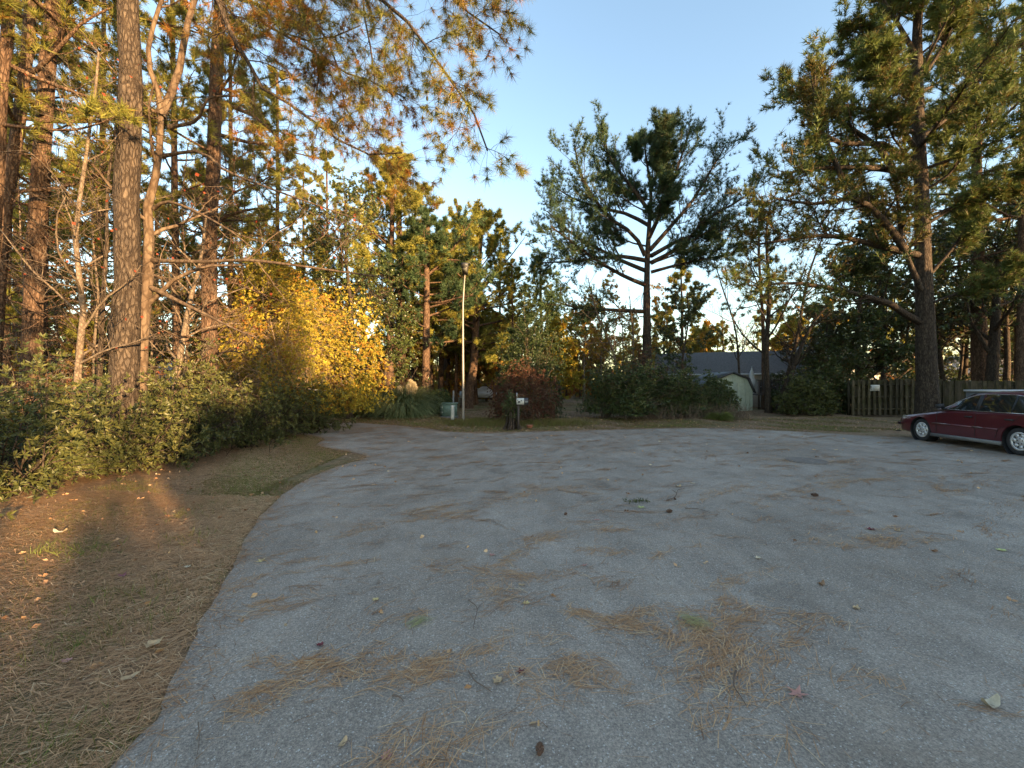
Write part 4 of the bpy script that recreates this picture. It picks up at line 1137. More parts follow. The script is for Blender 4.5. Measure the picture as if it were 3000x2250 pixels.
b3_ = [V(*crop(1, 1400, 1350), 9.7), V(*crop(1, 1740, 1310), 9.5), V(*crop(1, 2000, 1500), 9.3), V(760, 470, 9.1)]
b4_ = [V(*crop(1, 1460, 1100), 9.7), V(*crop(1, 1700, 1040), 9.6), V(*crop(1, 1800, 850), 9.5), V(*crop(1, 2100, 830), 9.2)]
b5_ = [V(*crop(5, 1330, 150), 9.8), V(*crop(5, 1450, 90), 9.6), V(*crop(5, 1700, 180), 9.4), V(*crop(5, 2000, 350), 9.2), V(*crop(5, 2212, 520), 9.1)]
broadleaf('pale smooth barked tree forking beside the thickest pine, branches to the right', [B1, f1_, f2_, b1_, b2_, b3_, b4_, b5_], 21, 'red_leaf', 'bark_smooth', [.185, .085, .06, .05, .055, .04, .045, .04],
          6, 6, 5, (.25, .5), .07, .05, 1, 1, 'bare_tree', 'tree', 'leafless trees in the left wood', .35, .04, .22, keep=.10, rmin=.0035, smooth_r1=.3)
# saplings
def sapling(label, pts, Y, r, seed, ztop=9, **k):
    broadleaf(label, [stem(pts, Y, ztop)], seed, 'red_leaf', k.pop('bark', 'twig'), r, 18, 7, 5, (.18, .36), .06, .045, 1, 1, k.pop('name', 'sapling'), k.pop('cat', 'sapling'), k.pop('group', 'leafless trees in the left wood'), .2, .03, .2, keep=k.pop('keep', .08), rmin=.003, **k)
sapling('crooked leafless sapling between the third pine and the thickest pine, left one', cr(1, [(830, 740), (790, 1000), (740, 1350), (720, 1600)]) + cr(5, [(660, 220), (655, 600), (725, 900), (705, 1200), (670, 1600)]), 8.8, .075, 31)
sapling('dark wavy sapling just left of the thickest pine', cr(1, [(960, 1400), (905, 1620)]) + cr(5, [(900, 60), (935, 300), (905, 700), (880, 1150), (860, 1600)]), 9.3, .06, 32, bark='bark_dark')
sapling('leaning brown sapling between the pale smooth tree and the sunlit pine', cr(5, [(1725, 640), (1640, 950), (1560, 1400), (1540, 1500)]), 12.0, .11, 33, 7)
rg = np.random.default_rng(77)
for i, (x, Y, zt, lab) in enumerate([(40, 13, 8, 'thin leafless sapling low behind the far left pines'), (205, 12.5, 10, 'thin leafless sapling behind the third pine trunk'), (395, 13, 9, 'thin leafless sapling right of the pale smooth tree'), (505, 15.5, 9, 'tall thin leafless tree right of the sunlit orange pine'),
                                     (575, 15, 10, 'tall leafless tree arching above the golden thicket'), (320, 17, 10, 'slender leafless tree deep behind the thickest pine'), (140, 17, 9, 'slender leafless tree deep behind the third pine')]):
    x0 = x; pts = [(x0, 860)]; 
    for k in range(1, 6): x0 += rg.uniform(-14, 16); pts.append((x0, 860 - k * 110))
    sapling(lab, pts, Y, .05, 300 + i, zt, keep=.15, sides=6)

# ------------------------------------------------------------------ left shrubs along the verge
SG = 'evergreen shrubs along the left verge'
shr = [ # x view of centre, Y, x offset (world X), rx, ry, h, tone, label
    (-6.7, 3.6, 1.3, 1.2, 1.7, .50, 'dark shrub filling the left edge of the frame nearest the camera'),
    (-7.7, 6.1, 1.4, 1.2, 1.7, .50, 'long leaved shrub in mottled sun, second from the camera'),
    (-7.45, 7.7, 1.15, 1.1, 1.35, .55, 'low spreading shrub above the sunlit patch of litter'),
    (-7.5, 9.2, 1.15, 1.2, 1.7, .55, 'leafy green shrub at the foot of the thickest pine'),
    (-7.2, 10.8, 1.1, 1.2, 1.5, .62, 'bright yellow green shrub below the smooth barked tree'),
    (-7.25, 12.4, 1.15, 1.2, 1.7, .58, 'rounded shrub half in sun in front of the golden thicket'),
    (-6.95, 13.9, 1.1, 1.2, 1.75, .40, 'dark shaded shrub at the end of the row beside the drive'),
    (-10.0, 6.4, 1.6, 1.6, 2.1, .40, 'dull tangled shrub behind the left edge shrubs'),
    (-9.8, 8.6, 1.5, 1.5, 2.0, .45, 'tangled shrub around the base of the third pine'),
    (-9.5, 11.4, 1.3, 1.4, 2.3, .55, 'yellowish shrub between the pale tree and the sunlit pine'),
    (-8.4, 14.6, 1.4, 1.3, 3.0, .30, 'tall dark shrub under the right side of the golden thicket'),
]
SH = {}
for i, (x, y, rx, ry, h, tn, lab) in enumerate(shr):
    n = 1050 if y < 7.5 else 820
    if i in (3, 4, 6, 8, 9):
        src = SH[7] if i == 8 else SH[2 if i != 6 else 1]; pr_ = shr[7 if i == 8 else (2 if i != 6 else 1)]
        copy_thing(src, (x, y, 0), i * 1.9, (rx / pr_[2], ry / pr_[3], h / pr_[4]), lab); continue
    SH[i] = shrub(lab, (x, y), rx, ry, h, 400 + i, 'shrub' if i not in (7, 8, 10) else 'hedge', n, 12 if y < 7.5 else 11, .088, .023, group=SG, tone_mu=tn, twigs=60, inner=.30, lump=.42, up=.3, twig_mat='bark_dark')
for i, (x, y, rx, h, lab) in enumerate([(-12.5, 8.5, 2.2, 2.0, 'brown brush heap far left behind the shrubs'), (-14.0, 12, 2.4, 2.2, 'brown brush thicket behind the left pines'), (-11.6, 13.4, 2.0, 2.3, 'brown brush behind the pale smooth tree')]):
    shrub(lab, (x, y), rx, rx, h, 430 + i, 'dead', 1500, 6, .09, .03, 'brush_thicket', 'brush', 'brown brush in the left wood', twigs=350, lump=.3, inner=.3, twiglen=(.6, 1.4))

def again(src, xy, rz, sc, label):
    s_ = min(1.25, max(.75, sc)); return copy_thing(src, (xy[0], xy[1], 0), rz, (s_, s_, sc), label)
# pines with low boughs further into the wood
for i, (x, Y, yt, lab) in enumerate([(90, 15, -200, 'bushy pine with low boughs behind the second and third pines'), (215, 17, -100, 'bushy pine seen between the third pine and the thickest pine'), (385, 15.5, -150, 'bushy pine right behind the pale smooth barked tree'), (500, 18.5, 40, 'bushy pine behind the sunlit orange trunk on its right'), (10, 16, 0, 'bushy pine behind the far left edge trunk'), (600, 21, 150, 'bushy pine rising behind the golden thicket')]):
    if i:
        b_ = V(x, 0, Y); again(bushy, (b_[0], Y), i * 1.7, V(0, yt, Y)[2] / bushy_h, lab); continue
    bushy_h = V(0, yt, Y)[2]
    bushy = conifer(lab, stem([(x, 840), (x + 5, 500), (x + 12, yt)], Y), .17, .06, nl=32, t0=.2, lmax=3.0, seed=160 + i, mat='needle_gold', dead=14, group='bushy pines inside the left wood', n2=8, n3=5, nlen=.22, nw=.012, needles=14, sides=10, tone_mu=.55)
for j, (x, Y, yt, lab) in enumerate([(655, 24, 360, 'bushy pine left of the glossy evergreen tree'), (712, 28, 330, 'bushy pine close behind the glossy evergreen tree'), (985, 32, 440, 'bushy pine beyond the street lamp, left of its head'), (1078, 33, 480, 'bushy pine beyond the street lamp, right of its head'), (1110, 27, 560, 'low bushy pine above the mailbox')]):
    b_ = V(x, 0, Y); again(bushy, (b_[0], Y), 2 + j * 1.7, V(0, yt, Y)[2] / bushy_h, lab)['group'] = 'bushy pines beyond the road'
# golden thicket
def thicket():
    rng = np.random.default_rng(9)
    c = np.array([-7.9, 15.0, 0])
    t = thing('thicket_tree', 'big golden sunlit thicket of vines and small leaves, left of centre', 'tree', c)
    n = 7500
    d = unit(rng.normal(size=(n, 3))); d[:, 2] = np.abs(d[:, 2]); ph = rng.uniform(0, 6, 4)
    l = 1 + .20 * np.sin(d[:, 0] * 6 + ph[0]) * np.sin(d[:, 2] * 5 + ph[1]) + .13 * np.sin(d[:, 0] * 13 + d[:, 2] * 9 + ph[2]) + .06 * np.sin(d[:, 1] * 15)
    r = (.45 + .55 * rng.random(n) ** .5) * l
    p = np.column_stack([d[:, 0] * 3.0 * r, d[:, 1] * 2.3 * r,   .8 + d[:, 2] * 5.5 * r])
    # lean of the crown: higher at the left
    p[:, 2] *= 1 - .085 * np.clip(p[:, 0], -1, 3)
    gap = (np.sin(p[:, 0] * 2.1 + 1) * np.sin(p[:, 2] * 2.3 + ph[3]) > .55) & (rng.random(n) < .8)
    p, dd = p[~gap], d[~gap]
    cb = MB(); blades(cb, rng, p, unit(dd + [0, 0, .2]), 7, .105, .034, (20, 110), True, .72 + .22 * np.sin(p[:, 0] * 2.3 + p[:, 2] * 1.9) + rng.normal(0, .18, len(p)))
    cb.build('foliage', M['gold_leaf'], t)
    tb = MB()
    st_ = []
    for i in range(11):
        a = rng.uniform(0, 2 * PI); b = np.array([math.cos(a) * .6, math.sin(a) * .5, 0]); e = np.array([math.cos(a) * rng.uniform(.5, 1.7), math.sin(a) * rng.uniform(.5, 1.5), rng.uniform(2.8, 4.6)])
        st_.append(resample([b, b * 1.5 + [0, 0, 1.2], (b + e) / 2 + rng.normal(0, .25, 3), e], 9))
    st_ = np.array(st_); sr = np.tile(np.linspace(.05, .018, 9), (11, 1)); tb.tubes(st_, sr, 6)
    s1, r1 = spawn(rng, st_, sr, 11, .2, 1, (30, 75), None, 8, -.10, .2, .5, .010, .2, (1.2, 2.8)); tb.tubes(s1, r1, 3, tone=rng.uniform(.5, 1, len(s1)))
    s2, r2 = spawn(rng, s1, r1, 8, .15, 1, (25, 75), None, 6, -.14, .22, .6, .005, .2, (.5, 1.5)); tb.tubes(s2, r2, 3, tone=rng.uniform(.5, 1, len(s2)))
    s3, r3 = spawn(rng, s2, r2, 3, .15, 1, (25, 75), None, 4, -.10, .25, .6, .0035, .2, (.25, .7)); tb.tubes(s3, r3, 2, tone=rng.uniform(.5, 1, len(s3)))
    tb.build('stems', M['bark_pale'], t)
thicket()
# ------------------------------------------------------------------ middle distance, left of centre
def bl(label, x, y0, ytop, Y, seed, **k):
    """broadleaf tree standing at view x with its top at view y"""
    b = V(x, 0, Y); zt = V(0, ytop, Y)[2]
    rng = np.random.default_rng(seed)
    P = [[b[0], Y, -.05], [b[0] + rng.uniform(-.2, .2), Y, zt * .35], [b[0] + rng.uniform(-.3, .3), Y, zt * .65], [b[0] + rng.uniform(-.3, .3), Y, zt * .86]]
    return broadleaf(label, [P], seed, **k)
bl('dark evergreen tree with glossy leaves and sky gaps, right of the golden thicket', 753, 0, 372, 19.5, 51, mat='broad', r=.17, n1=24, n2=7, n3=5, L1=(.28, .40), leaf=.12, lw=.048, nleaf=7, tips=2, name='magnolia_tree', t0=.10, L2=(.45, .7), rmin=.005, tone_mu=.45)
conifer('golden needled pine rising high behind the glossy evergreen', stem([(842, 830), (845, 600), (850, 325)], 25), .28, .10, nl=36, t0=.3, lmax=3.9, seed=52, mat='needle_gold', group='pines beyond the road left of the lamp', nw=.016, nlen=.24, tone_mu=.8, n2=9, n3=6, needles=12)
bl('small dark evergreen tree with low leafy branches beside the pampas grass', 840, 0, 640, 20.5, 53, mat='broad', r=.10, n1=18, n2=6, n3=5, L1=(.35, .55), leaf=.12, lw=.045, nleaf=7, name='magnolia_tree', t0=.12, rmin=.005, tone_mu=.35, L2=(.45, .7))
PG = 'pines beyond the road left of the lamp'
conifer('tall pine with gold lit crown above the hedge left of the street lamp', stem([(866, 830), (866, 600), (862, 480), (868, 345)], 27), .34, .14, nl=30, t0=.35, lmax=4.4, seed=61, mat='needle_gold', group=PG, nw=.02, nlen=.26, tone_mu=.62, n2=8, n3=5)
conifer('dark crowned pine just left of the street lamp', stem([(920, 840), (921, 700), (922, 560), (925, 470)], 24), .30, .12, limbs=[
    LV(6, [(1480, 960), (1600, 960), (1750, 920), (1880, 900)], 24, 23), LV(6, [(1490, 600), (1640, 560), (1760, 420), (1860, 260)], 24, 23), LV(6, [(1490, 720), (1640, 600), (1800, 600), (1900, 560)], 24, 23.5), LV(6, [(1470, 620), (1300, 560), (1150, 600)], 24, 24)],
    nl=26, t0=.38, lmax=3.6, seed=62, mat='needle_blue', group=PG, nw=.018, nlen=.24, n2=8, n3=6, tone_mu=.4)
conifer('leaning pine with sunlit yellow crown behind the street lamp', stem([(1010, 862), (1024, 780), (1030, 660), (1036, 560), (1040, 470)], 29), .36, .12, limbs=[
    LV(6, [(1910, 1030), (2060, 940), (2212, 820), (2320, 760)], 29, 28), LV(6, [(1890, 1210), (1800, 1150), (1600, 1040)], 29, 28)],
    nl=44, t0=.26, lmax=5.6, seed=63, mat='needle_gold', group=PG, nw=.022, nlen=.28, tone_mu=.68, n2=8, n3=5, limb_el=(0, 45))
conifer('upright bushy pine right of the lamp above the rusty bush', stem([(1135, 850), (1138, 760), (1140, 690)], 22), .12, .04, nl=24, t0=.1, lmax=1.9, seed=64, mat='needle_blue', group=PG, nw=.017, nlen=.2, tone_mu=.5, n2=6, n3=5, name='pine_tree')
for i, (x, Y, yt, r, lab, mt) in enumerate([(952, 33, 520, .26, 'slim orange trunked pine behind the lamp, left one', 'needle_gold'), (968, 36, 560, .25, 'slim dark pine behind the lamp, right one', 'needle_gold'), (1172, 36, 560, .22, 'far pine with yellow crown right of the lamp', 'needle_gold'),
                                        (700, 30, 520, .25, 'far pine lit yellow behind the golden thicket', 'needle_gold'), (560, 27, 480, .3, 'far pine lit yellow between the sunlit trunk and thicket', 'needle_gold'), (330, 30, 420, .3, 'far pine deep behind the thickest pine', 'needle_gold'), (200, 26, 330, .28, 'far pine deep behind the third pine', 'needle_gold'), (40, 28, 300, .3, 'far pine deep behind the left edge pines', 'needle_gold'), (450, 34, 380, .3, 'tall far pine behind the sunlit orange trunk', 'needle_gold')]):
    if i:
        b_ = V(x, 0, Y); again(farp, (b_[0], Y), i * 1.3, V(0, yt, Y)[2] / farp_h, lab); continue
    farp_h = V(0, yt, Y)[2]
    farp = conifer(lab, stem([(x, 840), (x + 3, 700), (x + 6, yt)], Y), r, .09, nl=26, t0=.35, lmax=3.6, seed=600 + i, mat=mt, group='far pines behind the wood', nw=.024, nlen=.28, tone_mu=.65, n2=7, n3=4, sides=10, seg=14, tips=2)
# gold conical tree behind the green pine
bl('small rounded gold lit tree right of the bushy pine', 1205, 0, 690, 34, 66, mat='gold_leaf', r=.14, n1=20, n2=7, n3=5, L1=(.35, .5), leaf=.2, lw=.09, nleaf=6, name='autumn_tree', t0=.1, rmin=.008, tone_mu=.75)
for i, (x, yt, Y, lab, tn) in enumerate([(1262, 640, 38, 'leftmost orange leafed tree behind the centre pine', .4), (1300, 590, 42, 'tallest orange leafed tree left of the centre pine trunk', .45), (1345, 640, 40, 'yellow leafed tree just behind the centre pine trunk', .75), (1440, 620, 44, 'yellow green tree right behind the centre pine', .8), (1520, 720, 42, 'low yellow green tree beyond the centre pine brush', .7)]):
    if i >= 2:
        b_ = V(x, 0, Y); again(aut, (b_[0], Y), i * 1.3, V(0, yt, Y)[2] / aut_h, lab); continue
    aut_h = V(0, yt, Y)[2]; aut = bl(lab, x, 0, yt, Y, 70 + i, mat='gold_leaf', r=.15, n1=18, n2=7, n3=5, L1=(.25, .38), leaf=.2, lw=.085, nleaf=4, name='autumn_tree', group='autumn trees behind the centre pine', t0=.2, rmin=.009, tone_mu=tn, keep=.8, bark='twig')

# ------------------------------------------------------------------ the centre pine
TC = stem(cr(7, [(1165, 1500), (1165, 1100), (1165, 800), (1170, 560), (1185, 300), (1200, 0)]) + cr(3, [(1150, 1300), (1150, 1150)]), 24)
CL = [LV(7, [(1130, 1040), (850, 1025), (530, 1000), (330, 930)], 24, 22.5), LV(7, [(1150, 810), (960, 730), (720, 590), (560, 470), (330, 300)], 24, 22), LV(7, [(1160, 690), (900, 580), (740, 490), (560, 400), (300, 170)], 24, 24.8),
      LV(7, [(1150, 560), (1050, 370), (880, 260), (680, 20), (570, -230), (540, -400)], 24, 23), LV(7, [(1200, 620), (1450, 480), (1700, 230), (2000, 60), (2080, -80)], 24, 23.5), LV(7, [(1190, 510), (1350, 330), (1560, 80), (1700, -150), (1850, -400)], 24, 24.5),
      LV(7, [(1190, 180), (1060, 0), (880, -230), (760, -500)], 24, 24.3), LV(7, [(1200, 700), (1420, 640), (1700, 580), (1900, 530)], 24, 22.3), LV(7, [(1185, 400), (1300, 150), (1390, -80), (1550, -560)], 24, 24), LV(7, [(1190, 0), (1270, -200), (1360, -580)], 24, 23),
      LV(7, [(1160, 600), (900, 560), (600, 600), (240, 620)], 24, 25.5), LV(7, [(1190, 300), (1000, 200), (800, 150), (520, 60), (350, -60)], 24, 26), LV(7, [(1200, 560), (1500, 400), (1800, 350), (1880, 250)], 24, 26)]
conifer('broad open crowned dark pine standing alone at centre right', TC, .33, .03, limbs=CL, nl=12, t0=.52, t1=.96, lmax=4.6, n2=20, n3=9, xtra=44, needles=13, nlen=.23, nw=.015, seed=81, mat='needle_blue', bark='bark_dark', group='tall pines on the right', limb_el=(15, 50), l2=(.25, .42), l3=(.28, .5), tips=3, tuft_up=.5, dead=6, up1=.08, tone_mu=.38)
# companions of the centre pine
bl('thin dark tree with feathery leaves just right of the centre pine', 1477, 0, 590, 22.5, 91, mat='hedge', r=.09, n1=18, n2=6, n3=5, L1=(.22, .36), leaf=.13, lw=.05, nleaf=5, name='evergreen_tree', t0=.25, rmin=.005, tone_mu=.3, keep=.7)
sapling('forked leafless tree in the brush left of the centre pine', [(1340, 860), (1325, 760), (1290, 680), (1270, 600)], 23, .10, 92, 5.8, keep=.12, group='leafless trees on the right')
sapling('upright leafless tree in the brush close left of the centre pine', [(1365, 860), (1368, 740), (1360, 640)], 23.5, .08, 93, 6.5, keep=.12, group='leafless trees on the right')
for i, (pts, Y, r, zt, lab, n) in enumerate([([(1660, 880), (1655, 760), (1662, 640), (1655, 500), (1668, 430)], 23.5, .17, 12, 'leafless tree with a dark straight trunk in front of the white house', 1),
                                         ([(1695, 880), (1715, 790), (1755, 700), (1790, 660)], 23, .17, 6.5, 'leafless tree leaning right beside the gabled house', 1), ([(1680, 880), (1720, 740), (1745, 600), (1790, 480)], 23.6, .12, 11, 'tall leafless tree with upswept stems left of the big pine', 1),
                                         ([(1600, 880), (1590, 720), (1560, 620), (1530, 520)], 25, .08, 9, 'thin leafless tree between the centre pine and the house', 1)]):
    broadleaf(lab, [stem(pts, Y, zt)], 940 + i, 'gold_leaf', 'bark_dark', r, 13, 8, 5, (.24, .42), .12, .06, 2, 1, 'bare_tree', 'tree', 'leafless trees on the right', .25, .1, .17, keep=.12, rmin=.005)
conifer('small thin crowned pine with scattered tufts behind the white house deck', stem([(1650, 860), (1648, 700), (1640, 560), (1640, 440)], 26), .14, .05, nl=20, t0=.45, lmax=2.2, seed=95, mat='needle', group='tall pines on the right', nw=.016, nlen=.24, n2=6, n3=4, needles=12)

# ------------------------------------------------------------------ the big right pine
TR = stem(cr(8, [(1375, 1600), (1365, 1300), (1355, 1000), (1340, 600), (1330, 100)]) + cr(4, [(1300, 1100), (1290, 700), (1290, 300), (1300, 0)]), 18.2, 21.5)
RL = [LV(8, [(1310, 1130), (1180, 1060), (1050, 970), (600, 850), (200, 790), (-100, 830)], 18.2, 16.5),
      LV(8, [(1320, 850), (1170, 470), (1120, 100), (1100, -100)], 18, 16.5), LV(8, [(1180, 500), (1040, 300), (860, 120), (700, 60), (400, 110), (50, 60)], 17.5, 16),
      LV(8, [(1330, 560), (1070, 500), (600, 390), (300, 400), (-100, 460)], 18.2, 17.5), LV(8, [(1400, 720), (1640, 430), (1800, 100)], 18.2, 17.5), LV(8, [(1400, 970), (1700, 860), (1850, 810), (2150, 700)], 18, 16.5),
      LV(4, [(1290, 1450), (1000, 1250), (830, 1240), (540, 1220), (420, 1000), (400, 500)], 18.2, 17), LV(4, [(1120, 1560), (980, 1300), (700, 1100), (450, 900), (200, 700)], 17.5, 18.5), LV(4, [(1290, 1300), (1150, 1100), (1000, 700), (950, 400)], 18.2, 17.2),
      LV(4, [(1290, 900), (1100, 700), (800, 300), (650, 250)], 18.2, 19), LV(4, [(1300, 700), (1450, 500), (1600, 200), (1650, -100)], 18.2, 17.5), LV(4, [(1290, 500), (1150, 250), (1000, 0), (900, -200)], 18.2, 18),
      LV(4, [(640, 1540), (520, 1250), (430, 1000), (380, 700)], 17.2, 16.8), LV(4, [(1290, 1500), (900, 1450), (500, 1450), (120, 1500)], 18.2, 17), LV(8, [(1340, 300), (1600, 150), (1800, 50), (2100, -50)], 18.2, 17), LV(4, [(1300, 1200), (1600, 1000), (1900, 900)], 18.2, 19)]
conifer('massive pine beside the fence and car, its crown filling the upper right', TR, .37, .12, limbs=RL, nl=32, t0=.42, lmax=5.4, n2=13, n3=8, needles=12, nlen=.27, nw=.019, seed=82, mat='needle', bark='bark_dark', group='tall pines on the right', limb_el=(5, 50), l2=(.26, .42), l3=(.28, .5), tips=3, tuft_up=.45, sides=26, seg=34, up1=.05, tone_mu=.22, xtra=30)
conifer('second tall pine behind the big one, near the right edge', stem(cr(4, [(1800, 1250), (1780, 700), (1740, 400)]) + [(2112, 600), (2116, 780)], 24.5, 24), .40, .14, limbs=[LV(4, [(1800, 1250), (2000, 1050), (2212, 850)], 24, 22), LV(4, [(1780, 900), (2000, 700), (2212, 450)], 24, 23), LV(4, [(1800, 1150), (1620, 1000), (1450, 1000)], 24, 23)],
        nl=32, t0=.35, lmax=5.5, n2=8, n3=5, needles=14, nlen=.26, nw=.018, seed=83, mat='needle', group='tall pines on the right', sides=14)
conifer('tall pine at the far right edge of the frame', stem([(2205, 800), (2208, 500), (2212, 200)], 22, 23), .19, .10, nl=30, t0=.35, lmax=5.0, n2=8, n3=5, needles=10, nlen=.26, nw=.022, seed=84, mat='needle', group='tall pines on the right', sides=14)
for i, (pts, Y, r, lab) in enumerate([([(2140, 850), (2150, 700), (2160, 500)], 23.5, .34, 'very thick dark trunk behind the fence right of the big pine'), ([(2128, 850), (2108, 780), (2100, 600)], 25, .13, 'slim leaning trunk edged with light behind the fence'), ([(2172, 850), (2176, 770), (2170, 600)], 25.5, .2, 'sunlit trunk behind the fence near the right edge'), ([(2042, 850), (2030, 770), (2010, 600)], 26, .16, 'dark slanting trunk close right of the big pine'), ([(2065, 850), (2078, 780), (2085, 650)], 27, .1, 'thin slanting trunk between the big pine and the thick dark one'), ([(2196, 850), (2196, 700), (2190, 500)], 26, .15, 'straight dark trunk at the right edge behind the fence')]):
    broadleaf(lab, [stem(pts, Y, 11)], 850 + i, 'broad', 'bark_dark', r, 11, 6, 5, (.26, .4), .17, .07, 5, 2, 'evergreen_tree', 'tree', 'evergreen trees behind the fence', .30, .05, .18, tone_mu=.35, rmin=.006, L2=(.45, .7))
# dark evergreens between the house and the fence
for i, (x, Y, yt, n1, lab) in enumerate([(1850, 26, 470, 24, 'dark evergreen tree left of the big pine trunk, tallest of them'), (1905, 28, 430, 24, 'dark evergreen tree directly behind the big pine'), (1780, 25, 640, 20, 'dark evergreen tree right of the gabled house'), (1960, 30, 560, 20, 'evergreen tree seen behind the big pine trunk'), (2080, 29, 420, 24, 'tall dark evergreen right of the big pine trunk'), (2185, 30, 380, 24, 'tall dark evergreen near the right edge')]):
    if i >= 2:
        b_ = V(x, 0, Y); again(evg, (b_[0], Y), i * 1.3, V(0, yt, Y)[2] / evg_h, lab); continue
    evg_h = V(0, yt, Y)[2]; evg = bl(lab, x, 0, yt, Y, 860 + i, mat='broad', r=.17, n1=n1, n2=8, n3=6, L1=(.24, .36), leaf=.2, lw=.085, nleaf=6, tips=2, name='evergreen_tree', group='evergreen trees behind the fence', t0=.08, rmin=.006, tone_mu=.35, L2=(.45, .7))
# understorey
US = 'shrubs in front of the house and fence'
for i, (x, Y, rx, ry, h, mt, tn, lab) in enumerate([(1740, 22, 1.4, 1.1, 2.1, 'shrub', .5, 'yellow tinted shrub in front of the gabled house'), (1800, 23, 1.6, 1.2, 2.7, 'broad', .35, 'dark shrub at the left end of the fence'), (1695, 24, .8, .7, 1.2, 'broad', .3, 'dark shrub at the foot of the leaning leafless tree'), (1760, 24.5, 1.6, 1.2, 3.4, 'broad', .3, 'tall dark shrub behind the yellow tinted one'),
                                                 (1840, 24, 1.3, 1.2, 3.6, 'broad', .25, 'tall black green shrub behind the left end of the fence'), (1548, 21.5, .95, .7, 2.0, 'broad', .4, 'rounded green shrub left of the green shed')]):
    p = V(x, 0, Y); shrub(lab, (p[0], Y), rx, ry, h, 880 + i, mt, 1000, 8, .16, .06, group=US, tone_mu=tn, inner=.4)
BG_ = 'rough brush around the centre pine'
for i, (x, Y, rx, h, mt, lab) in enumerate([(1310, 20, 1.1, 2.5, 'hedge', 'leftmost mound of rough green brush before the centre pine'), (1365, 19.3, 1.4, 2.65, 'hedge', 'rough green brush mound left of the centre pine foot'), (1430, 19.8, 1.4, 2.5, 'hedge', 'rough green brush mound right of the centre pine foot'), (1480, 19.8, 1.2, 2.1, 'hedge', 'rough brush mound toward the white house'), (1535, 20.2, .95, 1.6, 'hedge', 'last rough brush mound beside the shed'), (1400, 22, 2.0, 3.0, 'dead', 'tangled brown vines around the centre pine trunk')]):
    p = V(x, 0, Y)
    if i in (1, 2, 3, 4): copy_thing(mound, (p[0], Y, 0), i * 1.5, (rx / mr[0], rx / mr[0], h / mr[1]), lab); continue
    if i == 0: mr = (rx, h)
    mound = shrub(lab, (p[0], Y), rx, rx * .8, h, 900 + i, mt, 1300, 9, .14, .035, 'brush_mound', 'brush', BG_, tone_mu=.5, twigs=160, lump=.25, inner=.35, twiglen=(.4, 1.1), z0=.35, up=.1)
# dead stalks at the foot of the brush
p = V(1500, 0, 19)
rg = np.random.default_rng(6); t = thing('dry_stalks', 'tangle of pale dry stalks at the foot of the brush', 'stalks', (p[0], 18.6, 0))
k = 420; b = np.column_stack([rg.uniform(-2.6, 2.4, k), rg.uniform(-.35, .6, k), np.zeros(k)]); dd = unit(rg.normal(0, .45, (k, 3)) + [0, 0, 1]); TP = [b]
for j in range(4): dd = unit(dd + rg.normal(0, .22, (k, 3))); TP.append(TP[-1] + dd * (rg.uniform(.5, 1.1, k) / 4)[:, None])
MB().tubes(np.stack(TP, 1), np.tile(np.linspace(.008, .004, 5), (k, 1)), 3, tone=rg.uniform(.4, 1, k)).build('stalks', M['twig'], t)
# rusty bush and green top
p = V(1128, 0, 17.3); shrub('big rounded rusty brown bush behind the mailbox', (p[0] + .1, 17.6), 1.55, 1.3, 2.35, 920, 'dead', 2600, 9, .075, .028, 'rusty_bush', 'bush', tone_mu=.35, twigs=120, inner=.5, lump=.16, z0=.35)
p = V(1145, 0, 19.4); shrub('tall green bush rising above the rusty one', (p[0], 19.6), 1.7, 1.5, 5.3, 921, 'hedge', 3000, 9, .10, .042, 'green_bush', 'bush', tone_mu=.22, twigs=60, inner=.4, lump=.2)
p = V(1107, 0, 14.9); shrub('dark narrow vine covered stump bush beside the mailbox', (p[0] - .02, 15.0), .34, .28, 1.25, 922, 'broad', 330, 7, .09, .035, 'stump_bush', 'bush', tone_mu=.3, z0=.5, stems=6)
t = thing('tree_stump', 'dark vine wrapped stump under the mailbox bush', 'stump', (p[0], 14.95, 0))
rg = np.random.default_rng(8); st_ = []
for i in range(16): b = np.array([rg.normal(0, .12), rg.normal(0, .1), 0]); st_.append(resample([b * 1.7, b + [0, 0, .3], b * .9 + [rg.normal(0, .04), 0, .75]], 5))
MB().tubes(np.array(st_), np.tile(np.linspace(.04, .02, 5), (16, 1)), 6).build('stem', M['bark_dark'], t)
po = V(1140, 0, 15.4); fp = thing('terracotta_pot', 'low orange clay pot on the ground right of the mailbox', 'pot', (V(1144, 0, 15.4)[0], 15.4, 0))
MB().tubes([[0, 0, 0], [0, 0, .09], [0, 0, .11], [0, 0, .12]], [.08, .12, .14, .13], 16, caps=True).build('pot', plain('clay', (.36, .13, .07), .8), fp)
# hedge left of the pampas grass
for i, (x, Y, rx, lab) in enumerate([(748, 21.2, .95, 'left block of the dark clipped hedge by the side road'), (790, 21.0, .95, 'middle block of the dark clipped hedge'), (830, 21.2, .9, 'right block of the dark clipped hedge beside the pampas grass'), (945, 22.6, .9, 'dark bush behind the green cabinet')]):
    p = V(x, 0, Y); shrub(lab, (p[0], Y), rx, .8, 1.4 if i < 3 else 1.3, 930 + i, 'hedge', 900, 9, .11, .055, 'hedge', 'hedge', 'clipped hedge by the side road', tone_mu=.5, lump=.08, inner=.6, z0=.1)
